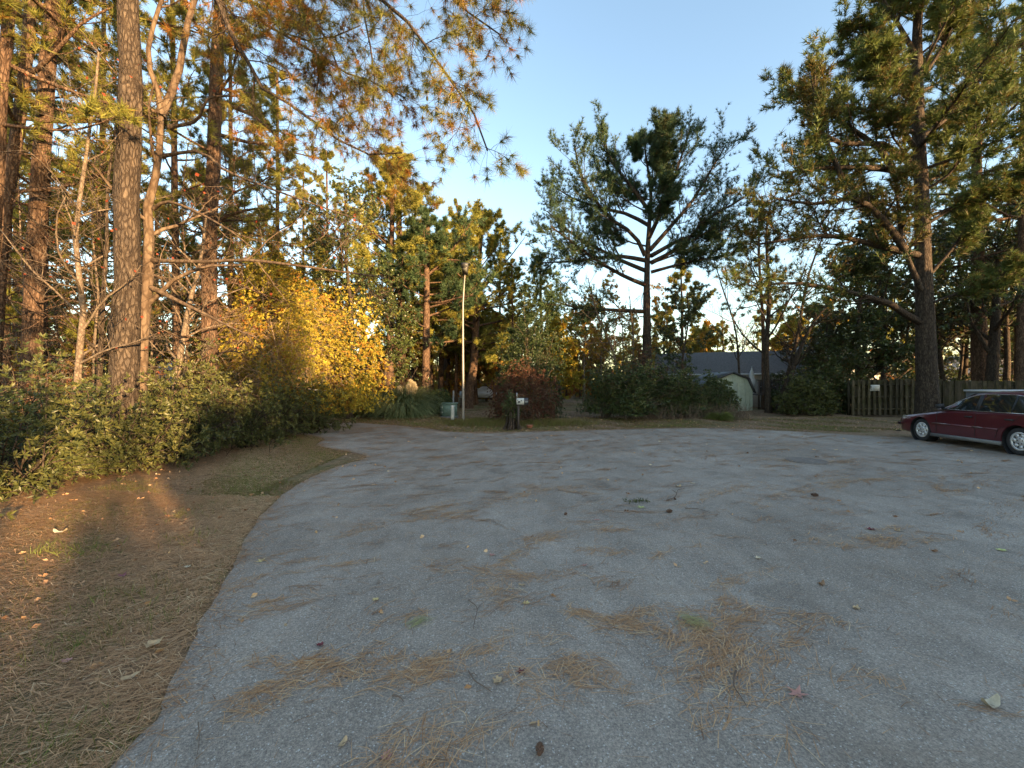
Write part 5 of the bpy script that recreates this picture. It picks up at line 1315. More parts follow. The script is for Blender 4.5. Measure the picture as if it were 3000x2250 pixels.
# pale lit ivy covered stump left of hedge
p = V(752, 0, 22.5); t = thing('tree_stump', 'pale sunlit broken trunk behind the hedge', 'stump', (p[0], 22.5, 0))
MB().tubes(resample([[0, 0, 0], [.05, 0, 1.4], [-.03, 0, 2.6], [.0, 0, 3.1]], 8), np.linspace(.26, .2, 8), 12, caps=True).build('trunk', M['bark_smooth'], t)
iv = MB(); rg = np.random.default_rng(12); a = rg.uniform(0, 6.28, 260); z = rg.uniform(.8, 3.2, 260)
blades(iv, rg, np.column_stack([.27 * np.cos(a), .27 * np.sin(a), z]), np.column_stack([np.cos(a), np.sin(a), np.zeros(260)]), 3, .13, .08, (20, 90), True); iv.build('ivy', M['shrub'], t)

# pampas grass
pg = V(875, 0, 20.3); t = thing('pampas_grass', 'big mound of arching pampas grass with cream plumes', 'grass clump', (pg[0], 20.3, 0))
rg = np.random.default_rng(14); n = 3000
az = rg.uniform(0, 2 * PI, n); L = rg.uniform(1.7, 2.9, n); el = rg.uniform(.75, 1.5, n)
b = np.column_stack([rg.normal(0, .28, n), rg.normal(0, .28, n), np.zeros(n)]); hd_ = np.column_stack([np.cos(az), np.sin(az), np.zeros(n)])
pts = [b]; e = el.copy()
for k in range(7):
    pts.append(pts[-1] + (hd_ * np.cos(e)[:, None] + np.array([0, 0, 1]) * np.sin(e)[:, None]) * (L / 7)[:, None]); e = e - rg.uniform(.16, .38, n)
P = np.stack(pts, 1); P[:, :, 2] = np.maximum(P[:, :, 2], .02)
W_ = np.column_stack([-np.sin(az), np.cos(az), np.zeros(n)]); wd = np.array([.006, .009, .009, .008, .007, .006, .004, .001]) * 1.5
v = np.stack([P - W_[:, None] * wd[None, :, None], P + W_[:, None] * wd[None, :, None]], 2).reshape(n, -1, 3)
q = np.array([[2 * k, 2 * k + 1, 2 * k + 3, 2 * k + 2] for k in range(7)])
f = (q[None] + (np.arange(n) * 16)[:, None, None]).reshape(-1, 4)
MB().add(v.reshape(-1, 3), f, np.repeat(np.clip(rg.normal(.45, .2, n), 0, 1), 16)).build('blades', M['pampas'], t)
for (x, y, s, ln) in ((862, 842, 1.0, .42), (886, 832, 1.1, .50), (893, 836, 1.0, .48), (881, 838, .9, .42)):
    e = V(x, y, 20.0) - np.array([pg[0], 20.3, 0]); 
    MB().tubes(resample([[e[0] * .5, e[1] * .5, .2], [e[0] * .85, e[1], 1.2], e + [0, 0, -.35]], 6), np.linspace(.010, .006, 6), 5).build('stalk', M['grass'], t)
    m = MB(); k = 900; u = rg.random(k); c_ = e + np.column_stack([.05 * np.sin(u * 3), np.zeros(k), -.35 + u * ln * 1.15]); rr = .11 * np.sin(PI * np.clip(u * .9 + .08, 0, 1)) ** .7
    a = rg.uniform(0, 6.28, k); c_[:, 0] += rr * np.cos(a) * rg.random(k); c_[:, 1] += rr * np.sin(a) * rg.random(k)
    blades(m, rg, c_, unit(np.column_stack([np.cos(a) * .6, np.sin(a) * .6, np.full(k, .5)])), 3, .12, .022, (5, 50)); m.build('plume', M['plume'], t)
# small yellow grass clump in front of the brush
pc = G(1538, 908); t = thing('grass_clump', 'small arching yellow green grass clump at the road edge before the shed', 'grass clump', (pc[0], 18.0, 0))
m = MB(); n = 500; az = rg.uniform(0, 2 * PI, n); hd_ = np.column_stack([np.cos(az), np.sin(az), np.zeros(n)]); pts = [np.column_stack([rg.normal(0, .08, n), rg.normal(0, .08, n), np.zeros(n)])]; e = rg.uniform(.7, 1.45, n)
for k in range(4): pts.append(pts[-1] + (hd_ * np.cos(e)[:, None] + np.array([0, 0, 1]) * np.sin(e)[:, None]) * .17); e -= rg.uniform(.3, .6, n)
m.tubes(np.stack(pts, 1), np.tile(np.linspace(.008, .003, 5), (n, 1)), 3, tone=rg.uniform(.5, 1, n)); m.build('blades', M['grass'], t)

# ------------------------------------------------------------------ unseen trees added behind the camera and to the right to shade the place
S = np.array([math.sin(SUN_AZ), math.cos(SUN_AZ)]); N_ = np.array([-S[1], S[0]])   # along the sun, across it
if N_[1] < 0: N_ = -N_
def lane(l, u): return S * u + N_ * l
hg = 'unseen evergreen hedge row added behind the viewpoint for its shade'
proto_h = None
lanes = [(-11, 5.0), (-9, 5.0), (-7, 5.2), (-5, 5.0), (-2.9, 4.9), (0.1, 2.9), (2.35, 4.3), (4.9, 5.0), (6.8, 5.0), (8.7, 5.0), (10.7, 5.2), (12.6, 5.0), (14.6, 5.4), (16.6, 5.8), (18.6, 6.0), (20.6, 6.4), (22.8, 7.5), (25.2, 7), (27.6, 7.0), (31, 9.5), (34, 10.0), (37, 10)]  # added hedge: heights set lane by lane to shape where sun gets through
for i, (l, h) in enumerate(lanes):
    p = lane(l, 22 + (i % 2) * .8)
    if proto_h is None:
        proto_h = shrub('unseen evergreen hedge tree added in a row to cast shade', p, 1.75, 1.3, 1.0, 1000, 'hedge', 2600, 8, .42, .20, 'shade_hedge_tree', 'tree', hg, lump=.1, inner=.35, z0=.02, up=0.0)
        # built one metre tall, then stretched
        for ch in proto_h.children: pass
        proto_h.scale = (1, 1, h)
    else: copy_thing(proto_h, (p[0], p[1], 0), i * .7, (1, 1, h), 'unseen evergreen hedge tree added in a row to cast shade')
proto_p = conifer('unseen pine added behind the viewpoint to cast shade', [(*lane(-3.7, 27), 0), (*lane(-3.8, 27), 9), (*lane(-3.6, 27), 19)], .32, .1, nl=34, t0=.42, lmax=3.6, seed=101, mat='needle', group='unseen pines added behind the viewpoint for their shade', nw=.05, nlen=.34, needles=13, n2=8, n3=4, sides=10)
for i, (l, u, sc) in enumerate([(-7, 27, 1.0), (5.0, 28, (1.0, 1.0, 1.4)), (21.3, 25, .9), (32, 30, 1.1), (36, 27, 1)]):  # unseen pines, placed for the shade they cast into view
    p = lane(l, u); copy_thing(proto_p, (p[0], p[1], 0), i * 1.3, sc, 'unseen pine added behind the viewpoint to cast shade')

# ------------------------------------------------------------------ far treeline: each tree a copy
fp_ = conifer('far pine in the distant treeline', [(0, 60, 0), (.2, 60, 7), (0, 60, 13)], .25, .06, nl=22, t0=.3, lmax=3.0, seed=111, mat='needle_gold', group='distant treeline', nw=.05, nlen=.34, needles=10, n2=6, n3=4, sides=7, seg=8, tips=2, tone_mu=.6)
fb_ = broadleaf('far leafy tree in the distant treeline', [[(5, 58, 0), (5.1, 58, 3.5), (5, 58, 7.5)]], 112, 'gold_leaf', 'bark', .18, 16, 6, 5, (.35, .5), .32, .15, 5, 2, 'autumn_tree', 'tree', 'distant treeline', .15, .05, .18, rmin=.012, tone_mu=.5)
fd_ = broadleaf('far bare tree in the distant treeline', [[(9, 56, 0), (9.1, 56, 4), (9, 56, 9)]], 113, 'gold_leaf', 'twig', .15, 14, 7, 5, (.3, .45), .2, .1, 1, 1, 'bare_tree', 'tree', 'distant treeline', .2, .1, .18, rmin=.014, keep=.2)
rg = np.random.default_rng(21)
for i in range(84):
    a = -1.05 + 2.1 * i / 83 + rg.uniform(-.01, .01); Y = rg.uniform(40, 62)
    src = (fp_, fb_, fd_)[rg.choice(3, p=[.45, .35, .2])]
    nm = {fp_: 'far pine in the distant treeline', fb_: 'far leafy tree in the distant treeline', fd_: 'far bare tree in the distant treeline'}[src]
    copy_thing(src, (math.tan(a) * Y, Y, 0), rg.uniform(0, 6.28), rg.uniform(.7, 1.15) * (0.75 if -.0 < a < .32 else 1), nm)
LT = 'trees deep in the left wood'
for i in range(34):
    a = rg.uniform(-1.02, -.36); Y = rg.uniform(17, 38)
    if math.tan(a) * Y > -9: continue
    src = (fp_, fb_, fd_)[rg.choice(3, p=[.25, .45, .3])]
    nm = {fp_: 'pine deep among the trees of the left wood', fb_: 'leafy tree deep among the trees of the left wood', fd_: 'bare tree deep among the trees of the left wood'}[src]
    copy_thing(src, (math.tan(a) * Y, Y, 0), rg.uniform(0, 6.28), rg.uniform(.6, .95), nm, LT)
for i in range(16):
    a = rg.uniform(-.36, .02); Y = rg.uniform(32, 42)
    src = (fp_, fb_, fd_)[rg.choice(3, p=[.45, .45, .1])]
    nm = {fp_: 'pine standing beyond the far lawn', fb_: 'leafy tree standing beyond the far lawn', fd_: 'bare tree standing beyond the far lawn'}[src]
    copy_thing(src, (math.tan(a) * Y, Y, 0), rg.uniform(0, 6.28), rg.uniform(.75, 1.1) * (1.25 if a < -.15 else .8), nm, 'trees beyond the far lawn')
for i, (l, u) in enumerate([(-2.2, 17.5), (4.0, 19.0), (-4.2, 19)]):  # unseen leafy trees added to dapple the light on the left
    p = lane(l, u); copy_thing(fb_, (p[0], p[1], 0), i * 1.1, (.8, .8, .85), 'unseen leafy tree added behind the viewpoint for dappled shade', 'unseen leafy trees added for dappled shade')
for i, (l, u) in enumerate([(.6, 14.5)]):  # unseen bare tree added to streak the sunlit verge with shadow
    p = lane(l, u); copy_thing(fd_, (p[0], p[1], 0), i * 2.1, (.5, .5, .5), 'unseen bare tree added behind the viewpoint for broken shadow', 'unseen bare trees added for broken shadow')
# low far wood and undergrowth
n = 17000; a = rg.uniform(-1.12, 1.12, n); Y = rg.uniform(44, 75, n); x = np.tan(a) * Y
hh = 3.2 + 1.3 * np.sin(x * .35) + 1.0 * np.sin(x * .9 + 1) + .8 * np.sin(x * 2.1)
z = rg.random(n) ** .9 * hh
m = MB(); blades(m, rg, np.column_stack([x, Y, z]), unit(rg.normal(size=(n, 3)) + [0, 0, .4]), 3, .75, .42, (20, 90), True, .3 + .25 * np.sin(x * 1.3) + rg.normal(0, .15, n))
o = m.build('distant_woods', M['gold_leaf']); o['kind'] = 'stuff'; tag(o, 'low far woodland undergrowth along the horizon', 'woods')
m = MB(); n = 15000; a = rg.uniform(-1.1, -.25, n); Y = rg.uniform(17, 34, n); x = np.tan(a) * Y
z = rg.random(n) ** 1.2 * (1.3 + .6 * np.sin(x * .8) + .5 * np.sin(x * 2.1 + Y)); ok = ~in_road(np.column_stack([x, Y])) & ((x < -9.5) | (Y > 23)) & (x < -7.5)
m = MB(); blades(m, rg, np.column_stack([x, Y, z])[ok], unit(rg.normal(size=(n, 3)) + [0, 0, .6])[ok], 3, .26, .08, (20, 90), True, None)
o = m.build('undergrowth', M['dead']); o['kind'] = 'stuff'; tag(o, 'brown undergrowth on the floor of the left wood', 'undergrowth')

# ------------------------------------------------------------------ litter, grass
rg = np.random.default_rng(31)
def flat_needles(m, P, ang, L, w, tone, z=.006, lift=.02, tri=False):
    if tri:
        n = len(P); d = np.column_stack([np.cos(ang), np.sin(ang)]); s_ = np.column_stack([-d[:, 1], d[:, 0]]) * w[:, None] * .75
        a = P - d * L[:, None] * .5; c = P + d * L[:, None] * .5; z1 = z + rg.random(n) * lift; z3 = z + rg.random(n) * lift
        v = np.stack([np.column_stack([a - s_, z1]), np.column_stack([a + s_, z1]), np.column_stack([c, z3])], 1)
        m.add(v.reshape(-1, 3), np.arange(n * 3).reshape(-1, 3), np.repeat(np.clip(tone, 0, 1), 3)); return
    n = len(P); d = np.column_stack([np.cos(ang), np.sin(ang)]); s_ = np.column_stack([-d[:, 1], d[:, 0]]) * w[:, None] * .5
    bend = s_ * rg.normal(0, 4, n)[:, None]
    a = P - d * L[:, None] * .5; b = P + bend; c = P + d * L[:, None] * .5
    z1 = z + rg.random(n) * lift * .4; z2 = z + .001 + rg.random(n) * lift; z3 = z + rg.random(n) * lift * .4
    v = np.stack([np.column_stack([a - s_, z1]), np.column_stack([a + s_, z1]), np.column_stack([b + s_, z2]), np.column_stack([b - s_, z2]), np.column_stack([c + s_ * .5, z3]), np.column_stack([c - s_ * .5, z3])], 1)
    f = (np.array([[0, 1, 2, 3], [3, 2, 4, 5]])[None] + (np.arange(n) * 6)[:, None, None]).reshape(-1, 4)
    m.add(v.reshape(-1, 3), f, np.repeat(np.clip(tone, 0, 1), 6))
def zground(P):
    d = np.full(len(P), 1e9)
    for i in range(len(ROAD)):
        a, b = ROAD[i], ROAD[(i + 1) % len(ROAD)]; ab = b - a; t_ = np.clip(((P - a) @ ab) / (ab @ ab + 1e-9), 0, 1); d = np.minimum(d, np.linalg.norm(P - (a + t_[:, None] * ab), axis=1))
    d[in_road(P)] = 0
    return rel(P[:, 0], P[:, 1]) * np.clip((d - .5) / 2.5, 0, 1) - .006, d
# needle drifts on the road: seen patches first (view x, y, length across, length along view, count)
m = MB()
seen = [(1535, 1400, .34, .16, 650), (1500, 1350, .30, .12, 450), (1240, 1450, .26, .14, 420), (1290, 1340, .26, .10, 260), (930, 1620, .22, .20, 420), (920, 1450, .28, .08, 220), (1110, 1235, .5, .12, 330), (1070, 1280, .25, .18, 150), (1040, 1395, .3, .08, 140), (1370, 1340, .3, .1, 130), (1590, 1500, .34, .2, 300), (1800, 1450, .26, .2, 90),
        (1910, 1165, .55, .12, 420), (1160, 1180, .5, .1, 260), (970, 1115, .5, .1, 260), (1140, 1070, .7, .15, 330), (940, 1095, .5, .1, 160), (870, 1130, .5, .1, 160), (1570, 1060, .7, .12, 260), (1740, 996, .9, .22, 520), (1860, 1037, 1.0, .12, 330), (2035, 1053, .7, .1, 200), (1750, 1060, .6, .12, 160), (1650, 1075, .6, .1, 120),
        (700, 1440, .35, .08, 220), (620, 1480, .4, .08, 220), (560, 1500, .35, .08, 130), (650, 1240, .5, .1, 170), (620, 1300, .3, .07, 100), (860, 1360, .3, .1, 120), (870, 1420, .3, .08, 80), (1210, 1060, .5, .12, 220), (1330, 1180, .4, .1, 100), (1600, 1280, .4, .1, 110), (1470, 1180, .4, .1, 60), (1730, 1340, .35, .1, 100), (1330, 1140, .4, .1, 130), (1600, 1300, .3, .1, 60), (1700, 960, 1.2, .15, 220), (1480, 975, 1.4, .15, 220), (1100, 960, 1.5, .2, 220), (880, 960, 1.4, .2, 220), (830, 985, 1.0, .2, 150), (1640, 975, 1.0, .15, 160)]
for (x, y, lx, ly, n) in seen:
    c = G(x, y)[:2]; ang0 = rg.uniform(-.4, .9)
    n = int(n * (.65 if y > 1200 else .75)); kk = max(3, n // 16); cu = rg.normal(0, .62, kk); cw = rg.normal(0, .75, kk); ci = rg.integers(0, kk, n)
    u = cu[ci] + rg.normal(0, .22, n); w_ = cw[ci] + rg.normal(0, .3, n)
    P = c + np.column_stack([(u * lx * math.cos(ang0) - w_ * ly * math.sin(ang0)), (u * lx * math.sin(ang0) + w_ * ly * math.cos(ang0))]) * 1.1
    flat_needles(m, P, ang0 + rg.normal(0, .8, n), rg.uniform(.08, .18, n), rg.uniform(.0018, .0030, n) * (1 + np.linalg.norm(c) * .12), .55 + rg.normal(0, .2, n), lift=.025 if n > 250 else .012)
# random streaks, running with the run-off, thinning towards the near right
for i in range(2300):
    Y = 1.2 + 15.5 * rg.random() ** .62; x = rg.uniform(-6, 15)
    if not in_road(np.array([[x, Y]]))[0]: continue
    if rg.random() > (1.0 if x < 1.5 else .75) * min(1, .35 + Y / 9): continue
    n = int(rg.uniform(4, 42) * (2.2 if rg.random() < .10 else .7)); ln = rg.uniform(.2, .7); ang0 = rg.normal(.25, .35)
    u = rg.normal(0, .4, n); w_ = rg.normal(0, .4, n) * rg.uniform(.05, .2)
    P = np.array([x, Y]) + np.column_stack([u * ln * math.cos(ang0) - w_ * math.sin(ang0), u * ln * math.sin(ang0) + w_ * math.cos(ang0)])
    flat_needles(m, P, ang0 + rg.normal(0, .4, n), rg.uniform(.06, .17, n), rg.uniform(.0016, .003, n) * (1 + Y * .17), .28 + rg.normal(0, .22, n), lift=.01)
n = 16000; P = np.column_stack([rg.uniform(-6, 15, n), rg.uniform(.8, 17, n)]); P = P[in_road(P)]; n = len(P)
flat_needles(m, P, rg.uniform(0, PI, n), rg.uniform(.05, .16, n), rg.uniform(.0014, .0024, n) * (1 + P[:, 1] * .12), .35 + rg.normal(0, .22, n), lift=.008, tri=True)
# crumbs along the ragged edge
n = 26000; idx = rg.integers(0, len(ROADF), n); P = ROADF[idx] + rg.normal(0, .13, (n, 2)); P = P[(P[:, 1] > .3) & (P[:, 1] < 20)]; n = len(P)
flat_needles(m, P, rg.uniform(0, PI, n), rg.uniform(.06, .16, n), rg.uniform(.002, .0035, n) * (1 + P[:, 1] * .12), .4 + rg.normal(0, .22, n), lift=.02, tri=True)
o = m.build('pine_needle_litter', M['litter']); o['kind'] = 'stuff'; tag(o, 'rust brown pine needles drifted over the asphalt', 'pine needles')
# verge litter (left) and far verge
m = MB()
def scatter(n, x0, x1, y0, y1, pw=1.0):
    P = np.column_stack([rg.uniform(x0, x1, n), y0 + (y1 - y0) * rg.random(n) ** pw]); return P[~in_road(P)]
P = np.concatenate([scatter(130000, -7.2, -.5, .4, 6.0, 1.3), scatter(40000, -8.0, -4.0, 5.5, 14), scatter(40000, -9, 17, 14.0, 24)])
zg, dd = zground(P); n = len(P)
sc_w = 1 + np.linalg.norm(P, axis=1) * .14
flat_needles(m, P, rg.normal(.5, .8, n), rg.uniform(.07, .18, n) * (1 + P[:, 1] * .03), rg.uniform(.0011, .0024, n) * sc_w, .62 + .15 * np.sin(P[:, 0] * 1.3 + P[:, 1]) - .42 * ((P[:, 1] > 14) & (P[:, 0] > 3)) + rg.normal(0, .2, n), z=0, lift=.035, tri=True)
# lift onto the ground relief
v = m.v[-1].reshape(n, 3, 3); v[:, :, 2] += (zg + .008)[:, None]; m.v[-1] = v.reshape(-1, 3)
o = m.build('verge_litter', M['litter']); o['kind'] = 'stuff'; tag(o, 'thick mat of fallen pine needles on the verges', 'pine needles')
# grass
m = MB()
P = np.concatenate([scatter(90000, -6.5, -.5, .5, 7, 1.2), scatter(26000, -7.0, -4, 6, 13.5), scatter(42000, -9, 17, 14.2, 19.5), scatter(24000, -10, 12, 18, 36)])
gmask = np.sin(P[:, 0] * 1.1 + np.sin(P[:, 1] * .9)) * np.sin(P[:, 1] * .8 + 1) + .6 * np.sin(P[:, 0] * 3.1 + P[:, 1] * 2.3) + rg.normal(0, .35, len(P))
zg, dd = zground(P)
lawn = (P[:, 1] > 14) & (P[:, 0] < 7) 
gmask = gmask + np.where(P[:, 1] < 14, .7 - .75 * np.abs(dd - .8), 0)
ok = (gmask > .0) | (lawn & (gmask > -.6)); P = P[ok]; zg = zg[ok]; gm = gmask[ok]
n = len(P); hgt = np.where(P[:, 1] > 14, .05, .035)
for (sel, L_, w_) in ((P[:, 1] < 6, .05, .0035), ((P[:, 1] >= 6) & (P[:, 1] < 14), .06, .006), (P[:, 1] >= 14, .075, .012)):
    q_ = np.column_stack([P[sel], zg[sel]]); blades(m, rg, q_, np.tile([[0, 0, 1.0]], (len(q_), 1)), 2, L_, w_ * 1.25, (8, 70), False, np.clip(.42 + .25 * gm[sel] + rg.normal(0, .12, len(q_)), 0, 1))
# taller weedy grass left of the rusty bush and in tufts
q_ = np.concatenate([np.column_stack([rg.normal(-1.1, .9, 2600), rg.normal(17.3, .7, 2600)]), np.column_stack([rg.normal(1.6, .8, 1800), rg.normal(17.0, .5, 1800)])]); q_ = q_[~in_road(q_)]
blades(m, rg, np.column_stack([q_, np.zeros(len(q_))]), np.tile([[0, 0, 1.0]], (len(q_), 1)), 4, .22, .012, (5, 55), False, np.clip(rg.normal(.55, .15, len(q_)), 0, 1))
for (x, y, k) in ((180, 1390, 60), (200, 1190, 50), (130, 1185, 40), (430, 1160, 40), (400, 1115, 40), (270, 1290, 50), (560, 1060, 30), (60, 1640, 60), (330, 1330, 30), (470, 1090, 30), (240, 1640, 40)):
    c = G(x, y); q_ = np.column_stack([rg.normal(c[0], .15, k), rg.normal(c[1], .13, k), np.full(k, 0.0)]); q_ = q_[~in_road(q_[:, :2])]
    if len(q_): blades(m, rg, q_, np.tile([[0, 0, 1.0]], (len(q_), 1)), 4, .11, .005, (10, 70), False, np.clip(rg.normal(.7, .15, len(q_)), 0, 1))
o = m.build('grass', M['grass']); o['kind'] = 'stuff'; tag(o, 'short patchy winter grass on the verges and far lawn', 'grass')
# small scraps of leaves too many to count
m = MB()
P = np.concatenate([scatter(420, -7, -.8, .8, 14), scatter(1500, -8, 17, 14.2, 22)]); zg, dd = zground(P)
Q = np.column_stack([rg.uniform(-5, 14, 330), rg.uniform(1.5, 16.5, 330)]); Q = Q[in_road(Q)]
pp = np.concatenate([np.column_stack([P, zg + .03]), np.column_stack([Q, np.full(len(Q), .014)])])
blades(m, rg, pp, np.tile([[0, 0, 1.0]], (len(pp), 1)), 2, .05, .035, (65, 88), True, np.clip(rg.normal(.45, .3, len(pp)), 0, 1))
o = m.build('leaf_scraps', M['litter']); o['kind'] = 'stuff'; tag(o, 'scattered small dry leaf scraps on road and verges', 'leaf litter')

# ------------------------------------------------------------------ single fallen leaves, cones and twigs on the asphalt
LM = {}
def leafcol(c, nm):
    if nm not in LM:
        LM[nm] = plain(nm + '_leaf', c, .7, var=.22, scale=40)
    return LM[nm]
cols = {'tan': (.44, .31, .17), 'yellow': (.55, .42, .18), 'dark red': (.14, .025, .03), 'pinkish': (.40, .20, .16), 'brown': (.26, .15, .08), 'pale': (.50, .42, .29), 'green yellow': (.42, .45, .16), 'purple red': (.22, .07, .09)}
def leaf(x, y, col, size, label, kind='star', rz=0., curl=.35, onroad=True):
    c = G(x, y); z = .006
    if not onroad: z = float(zground(np.array([c[:2]]))[0][0]) + .035
    t = thing('fallen_leaf', label, 'leaf', (c[0], c[1], z), rz, 'single fallen leaves')
    r = np.random.default_rng(int(x * 7 + y)); m = MB()
    pts = []
    if kind == 'star':
        for k in range(10):
            a = PI * .5 + k * 2 * PI / 10 + .0; rr = 1.0 if k % 2 == 0 else .38
            if k == 5: rr = .25
            pts.append((math.cos(a) * rr * r.uniform(.85, 1.1), math.sin(a) * rr * r.uniform(.85, 1.1)))
    elif kind == 'oval':
        for k in range(12):
            a = k * 2 * PI / 12; pts.append((math.cos(a), math.sin(a) * .45))
    else:
        for k in range(12):
            a = k * 2 * PI / 12; rr = 1 if k % 2 == 0 else .68; pts.append((math.cos(a) * rr, math.sin(a) * rr * .8))
    pts = np.array(pts) * size; n = len(pts); inner = pts * .5
    def zz(p): d_ = np.linalg.norm(p, axis=1) / size; return curl * size * d_ ** 2 * (0.35 + .65 * np.sin(np.arctan2(p[:, 1], p[:, 0]) * 2 + r.uniform(0, 6)) ** 2) + .001
    v = np.vstack([np.column_stack([pts, zz(pts)]), np.column_stack([inner, zz(inner)]), [[0, 0, .002]]])
    f3 = [[n + i, n + (i + 1) % n, 2 * n] for i in range(n)]; f4 = [[i, (i + 1) % n, n + (i + 1) % n, n + i] for i in range(n)]
    m.add(v, f4, .5); m.f3.append(np.array(f3)); m.build('blade', leafcol(cols[col], col.replace(' ', '_')), t)
    MB().tubes([[0, 0, .003], [.02, -size * .7, .004], [.0, -size * 1.5, .008]], [.0016, .0014, .001], 4).build('stem', M['dead_twig'], t)
leaf(1723, 1502, 'pinkish', .062, 'pinkish star shaped leaf lying on open asphalt at lower right', rz=.5)
leaf(2140, 1526, 'pale', .06, 'large pale folded leaf near the lower right corner', 'oval', .3, .9)
leaf(1125, 1454, 'dark red', .034, 'purplish red leaf below the long needle drift at bottom centre', rz=.3)
leaf(1075, 1474, 'tan', .034, 'tan crumpled leaf left of the purplish red leaf', 'lobed', .8, .7)
leaf(692, 1396, 'dark red', .028, 'dark red leaf at lower left of the asphalt', 'lobed', .4, .8)
leaf(564, 1213, 'yellow', .055, 'yellow leaf on the asphalt near the left edge', 'star', 1.1, .2)
leaf(811, 1297, 'yellow', .030, 'small yellowish leaf alone left of centre on the asphalt', 'lobed', .2, .5)
leaf(1137, 1305, 'yellow', .030, 'small yellow lobed leaf right of the bare twig', 'lobed', .2, .5)
leaf(1128, 1266, 'tan', .032, 'folded tan leaf just below the thick needle drift', 'oval', .1, .8)
leaf(1262, 1223, 'pinkish', .036, 'reddish tan leaf on bare asphalt right of the thick needle drift', 'star', .2, .4)
leaf(1063, 1201, 'pinkish', .042, 'reddish leaf left of the thick needle drift', 'star', .7, .5)
leaf(1775, 1265, 'brown', .040, 'curled brown leaf right of centre', 'oval', .6, .9)
leaf(1850, 1316, 'tan', .034, 'tan leaf at the end of a thin needle streak at right', 'lobed', .6, .7)
leaf(1637, 1208, 'pale', .034, 'pale curled leaf on asphalt above the right needle streak', 'lobed', .6, .8)
leaf(1385, 1097, 'green yellow', .075, 'bright yellow green star leaf lying beside the green sprig', 'star', .3, .2)
leaf(1465, 1052, 'tan', .055, 'tan leaf beside the hooked black twig', 'oval', .3, .7)
leaf(1498, 1045, 'pale', .045, 'whitish leaf right of the hooked twig', 'oval', .1, .5)
leaf(1290, 1124, 'pinkish', .04, 'small pink brown leaf in the middle of the asphalt', 'oval', .1, .3)
leaf(1940, 1148, 'tan', .05, 'tan leaf above the dense needle patch at right', 'star', .1, .6)
leaf(1880, 1145, 'dark red', .05, 'dark red leaf on the needle patch at right', 'lobed', .1, .6)
leaf(2163, 1190, 'green yellow', .05, 'olive yellow leaf near the right edge', 'lobed', .1, .3)
leaf(740, 1610, 'tan', .03, 'small tan leaf near the bottom edge, left of centre', 'oval', 1.3, .6)
leaf(835, 1640, 'pinkish', .03, 'pinkish tan leaf cut by the bottom edge', 'lobed', 1.3, .8)
leaf(617, 1352, 'tan', .022, 'tiny oval tan leaf by the left edge of the asphalt', 'oval', 2.3, .2)
leaf(330, 1404, 'tan', .055, 'large crumpled tan leaf on the left verge near the asphalt', 'lobed', .6, .9, False)
leaf(283, 1475, 'tan', .045, 'curled tan leaf on the left verge below the crumpled one', 'oval', .9, .8, False)
leaf(265, 1248, 'purple red', .055, 'mauve star leaf on the left verge', 'star', .3, .3, False)
leaf(130, 1157, 'pale', .065, 'whitish curled leaf at the edge of the sunlit litter', 'oval', .2, .8, False)
leaf(145, 1437, 'pinkish', .030, 'orange pink square leaf low on the left verge', 'lobed', .2, .3, False)
leaf(405, 1232, 'pale', .030, 'small whitish leaf high on the left verge near the asphalt', 'lobed', .2, .6, False)

def cone(x, y, s, label, rz):
    c = G(x, y); t = thing('pine_cone', label, 'pine cone', (c[0], c[1], .006), rz, 'pine cones on the asphalt')
    m = MB(); L = s
    m.tubes(np.array([[-L * .5, 0, L * .26], [0, 0, L * .28], [L * .5, 0, L * .2]]), [L * .18, L * .2, L * .05], 8, caps=True)
    for k in range(46):
        u = k / 46; a = k * 2.4; r0 = L * (.34 * math.sin(PI * min(1, u * .85 + .15)) + .03); x0 = -L * .48 + u * L
        c_ = np.array([x0, r0 * .55 * math.cos(a), L * .3 + r0 * .55 * math.sin(a)]); tp = np.array([x0 + L * .10, r0 * math.cos(a), L * .3 + r0 * math.sin(a)]); tp[2] = max(tp[2], .001)
        sd = np.array([0, -math.sin(a), math.cos(a)]) * L * .085; th = np.array([-L * .04, 0, 0])
        m.add([c_ - sd * .5, c_ + sd * .5, tp + sd, tp - sd, c_ - sd * .5 + th, c_ + sd * .5 + th, tp + sd + th, tp - sd + th], [[0, 1, 2, 3], [7, 6, 5, 4], [1, 5, 6, 2], [2, 6, 7, 3], [3, 7, 4, 0]])
    m.build('scales', M['cone'], t)
cone(1166, 1627, .055, 'brown pine cone at the bottom edge of the frame', 1.4)
cone(1446, 1108, .075, 'pine cone with open end near the green sprig', .2)
cone(1760, 1073, .09, 'round brown pine cone right of centre', 2.6)
cone(1222, 1113, .05, 'small dark cone in the middle of the asphalt', .8)
cone(1458, 1080, .04, 'tiny dark cone beside the hooked twig', 1.8)
def twig(pts, r, label, side=()):
    P = np.array([G(x, y) for x, y in pts]); o = P[0].copy(); t = thing('twig', label, 'twig', (o[0], o[1], .006), 0, 'twigs on the asphalt')
    P = P - o; P[:, 2] = r + .004; P[1:-1, 2] += .012; m = MB().tubes(resample(P, 12), np.linspace(r, r * .45, 12), 6, caps=True)
    for (a, b) in side:
        b = np.array([G(*b)]) - o; a = np.array([G(*a)]) - o; m.tubes(np.array([a[0] + [0, 0, r + .006], (a[0] + b[0]) / 2 + [0, 0, .02], b[0] + [0, 0, .01]]), [r * .6, r * .5, r * .3], 5)
    m.build('stick', M['dead_twig'], t)
twig([(1590, 1455), (1585, 1490), (1600, 1515), (1612, 1530)], .006, 'curved brown twig in the needle patch at lower centre right', [((1590, 1462), (1612, 1448))])
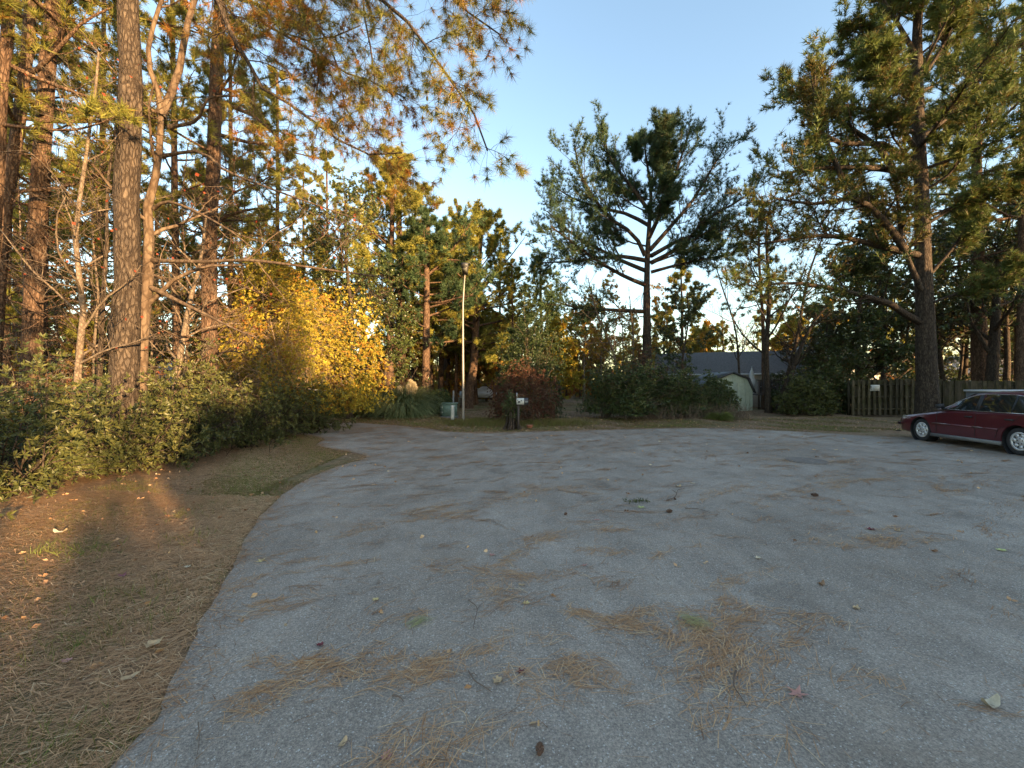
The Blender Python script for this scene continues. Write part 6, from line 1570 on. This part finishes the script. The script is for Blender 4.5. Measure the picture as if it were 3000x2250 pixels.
twig([(1012, 1240 + 60), (1030, 1320), (1025, 1350), (1022, 1365)], .004, 'short crooked twig left of the small yellow leaf', [((1030, 1322), (1046, 1305))])
twig([(1012, 1455), (1025, 1480), (1040, 1490), (1062, 1500)], .005, 'dark forked twig at bottom centre', [((1018, 1462), (1030, 1465))])
twig([(1440, 1083), (1458, 1078), (1465, 1062), (1478, 1058)], .008, 'hooked black twig in the middle distance', [((1462, 1068), (1450, 1060))])
twig([(1480, 1100), (1510, 1104), (1535, 1110)], .006, 'straight dark stick right of the open cone')
twig([(848, 1508), (862, 1516), (872, 1521)], .005, 'short thick dark twig at lower left centre')
twig([(428, 1565), (430, 1610), (424, 1650), (420, 1659)], .0022, 'thin upright weed stalk lying at the lower left corner')
# green sprig
c = G(1372, 1085); t = thing('green_sprig', 'fresh green leafy sprig on the asphalt at middle distance', 'sprig', (c[0], c[1], .006)); m = MB(); n = 60
blades(m, rg, np.column_stack([rg.uniform(-.16, .22, n), rg.normal(0, .05, n), np.full(n, .02)]), unit(rg.normal(size=(n, 3)) + [1, 0, .2]), 2, .05, .012, (50, 88), True, rg.uniform(.2, .7, n)); m.build('leaves', M['shrub'], t)
c = G(905, 1345); t = thing('grass_sprig', 'pale green bundle of needles on the asphalt left of centre', 'needles', (c[0], c[1], .008)); m = MB(); n = 34
flat_needles(m, np.column_stack([rg.normal(0, .035, n), rg.normal(0, .03, n)]), .75 + rg.normal(0, .25, n), rg.uniform(.10, .17, n), rg.uniform(.002, .0032, n), .85 + rg.normal(0, .2, n), 0, .02); m.build('needles', M['pampas'], t)
c = G(1500, 1350); t = thing('grass_sprig', 'grey green needle bundle within the largest brown needle patch', 'needles', (c[0], c[1], .012)); m = MB(); n = 60
flat_needles(m, np.column_stack([rg.normal(0, .045, n), rg.normal(0, .045, n)]), -.7 + rg.normal(0, .3, n), rg.uniform(.10, .17, n), rg.uniform(.002, .0032, n), .9 + rg.normal(0, .2, n), .01, .03); m.build('needles', M['pampas'], t)
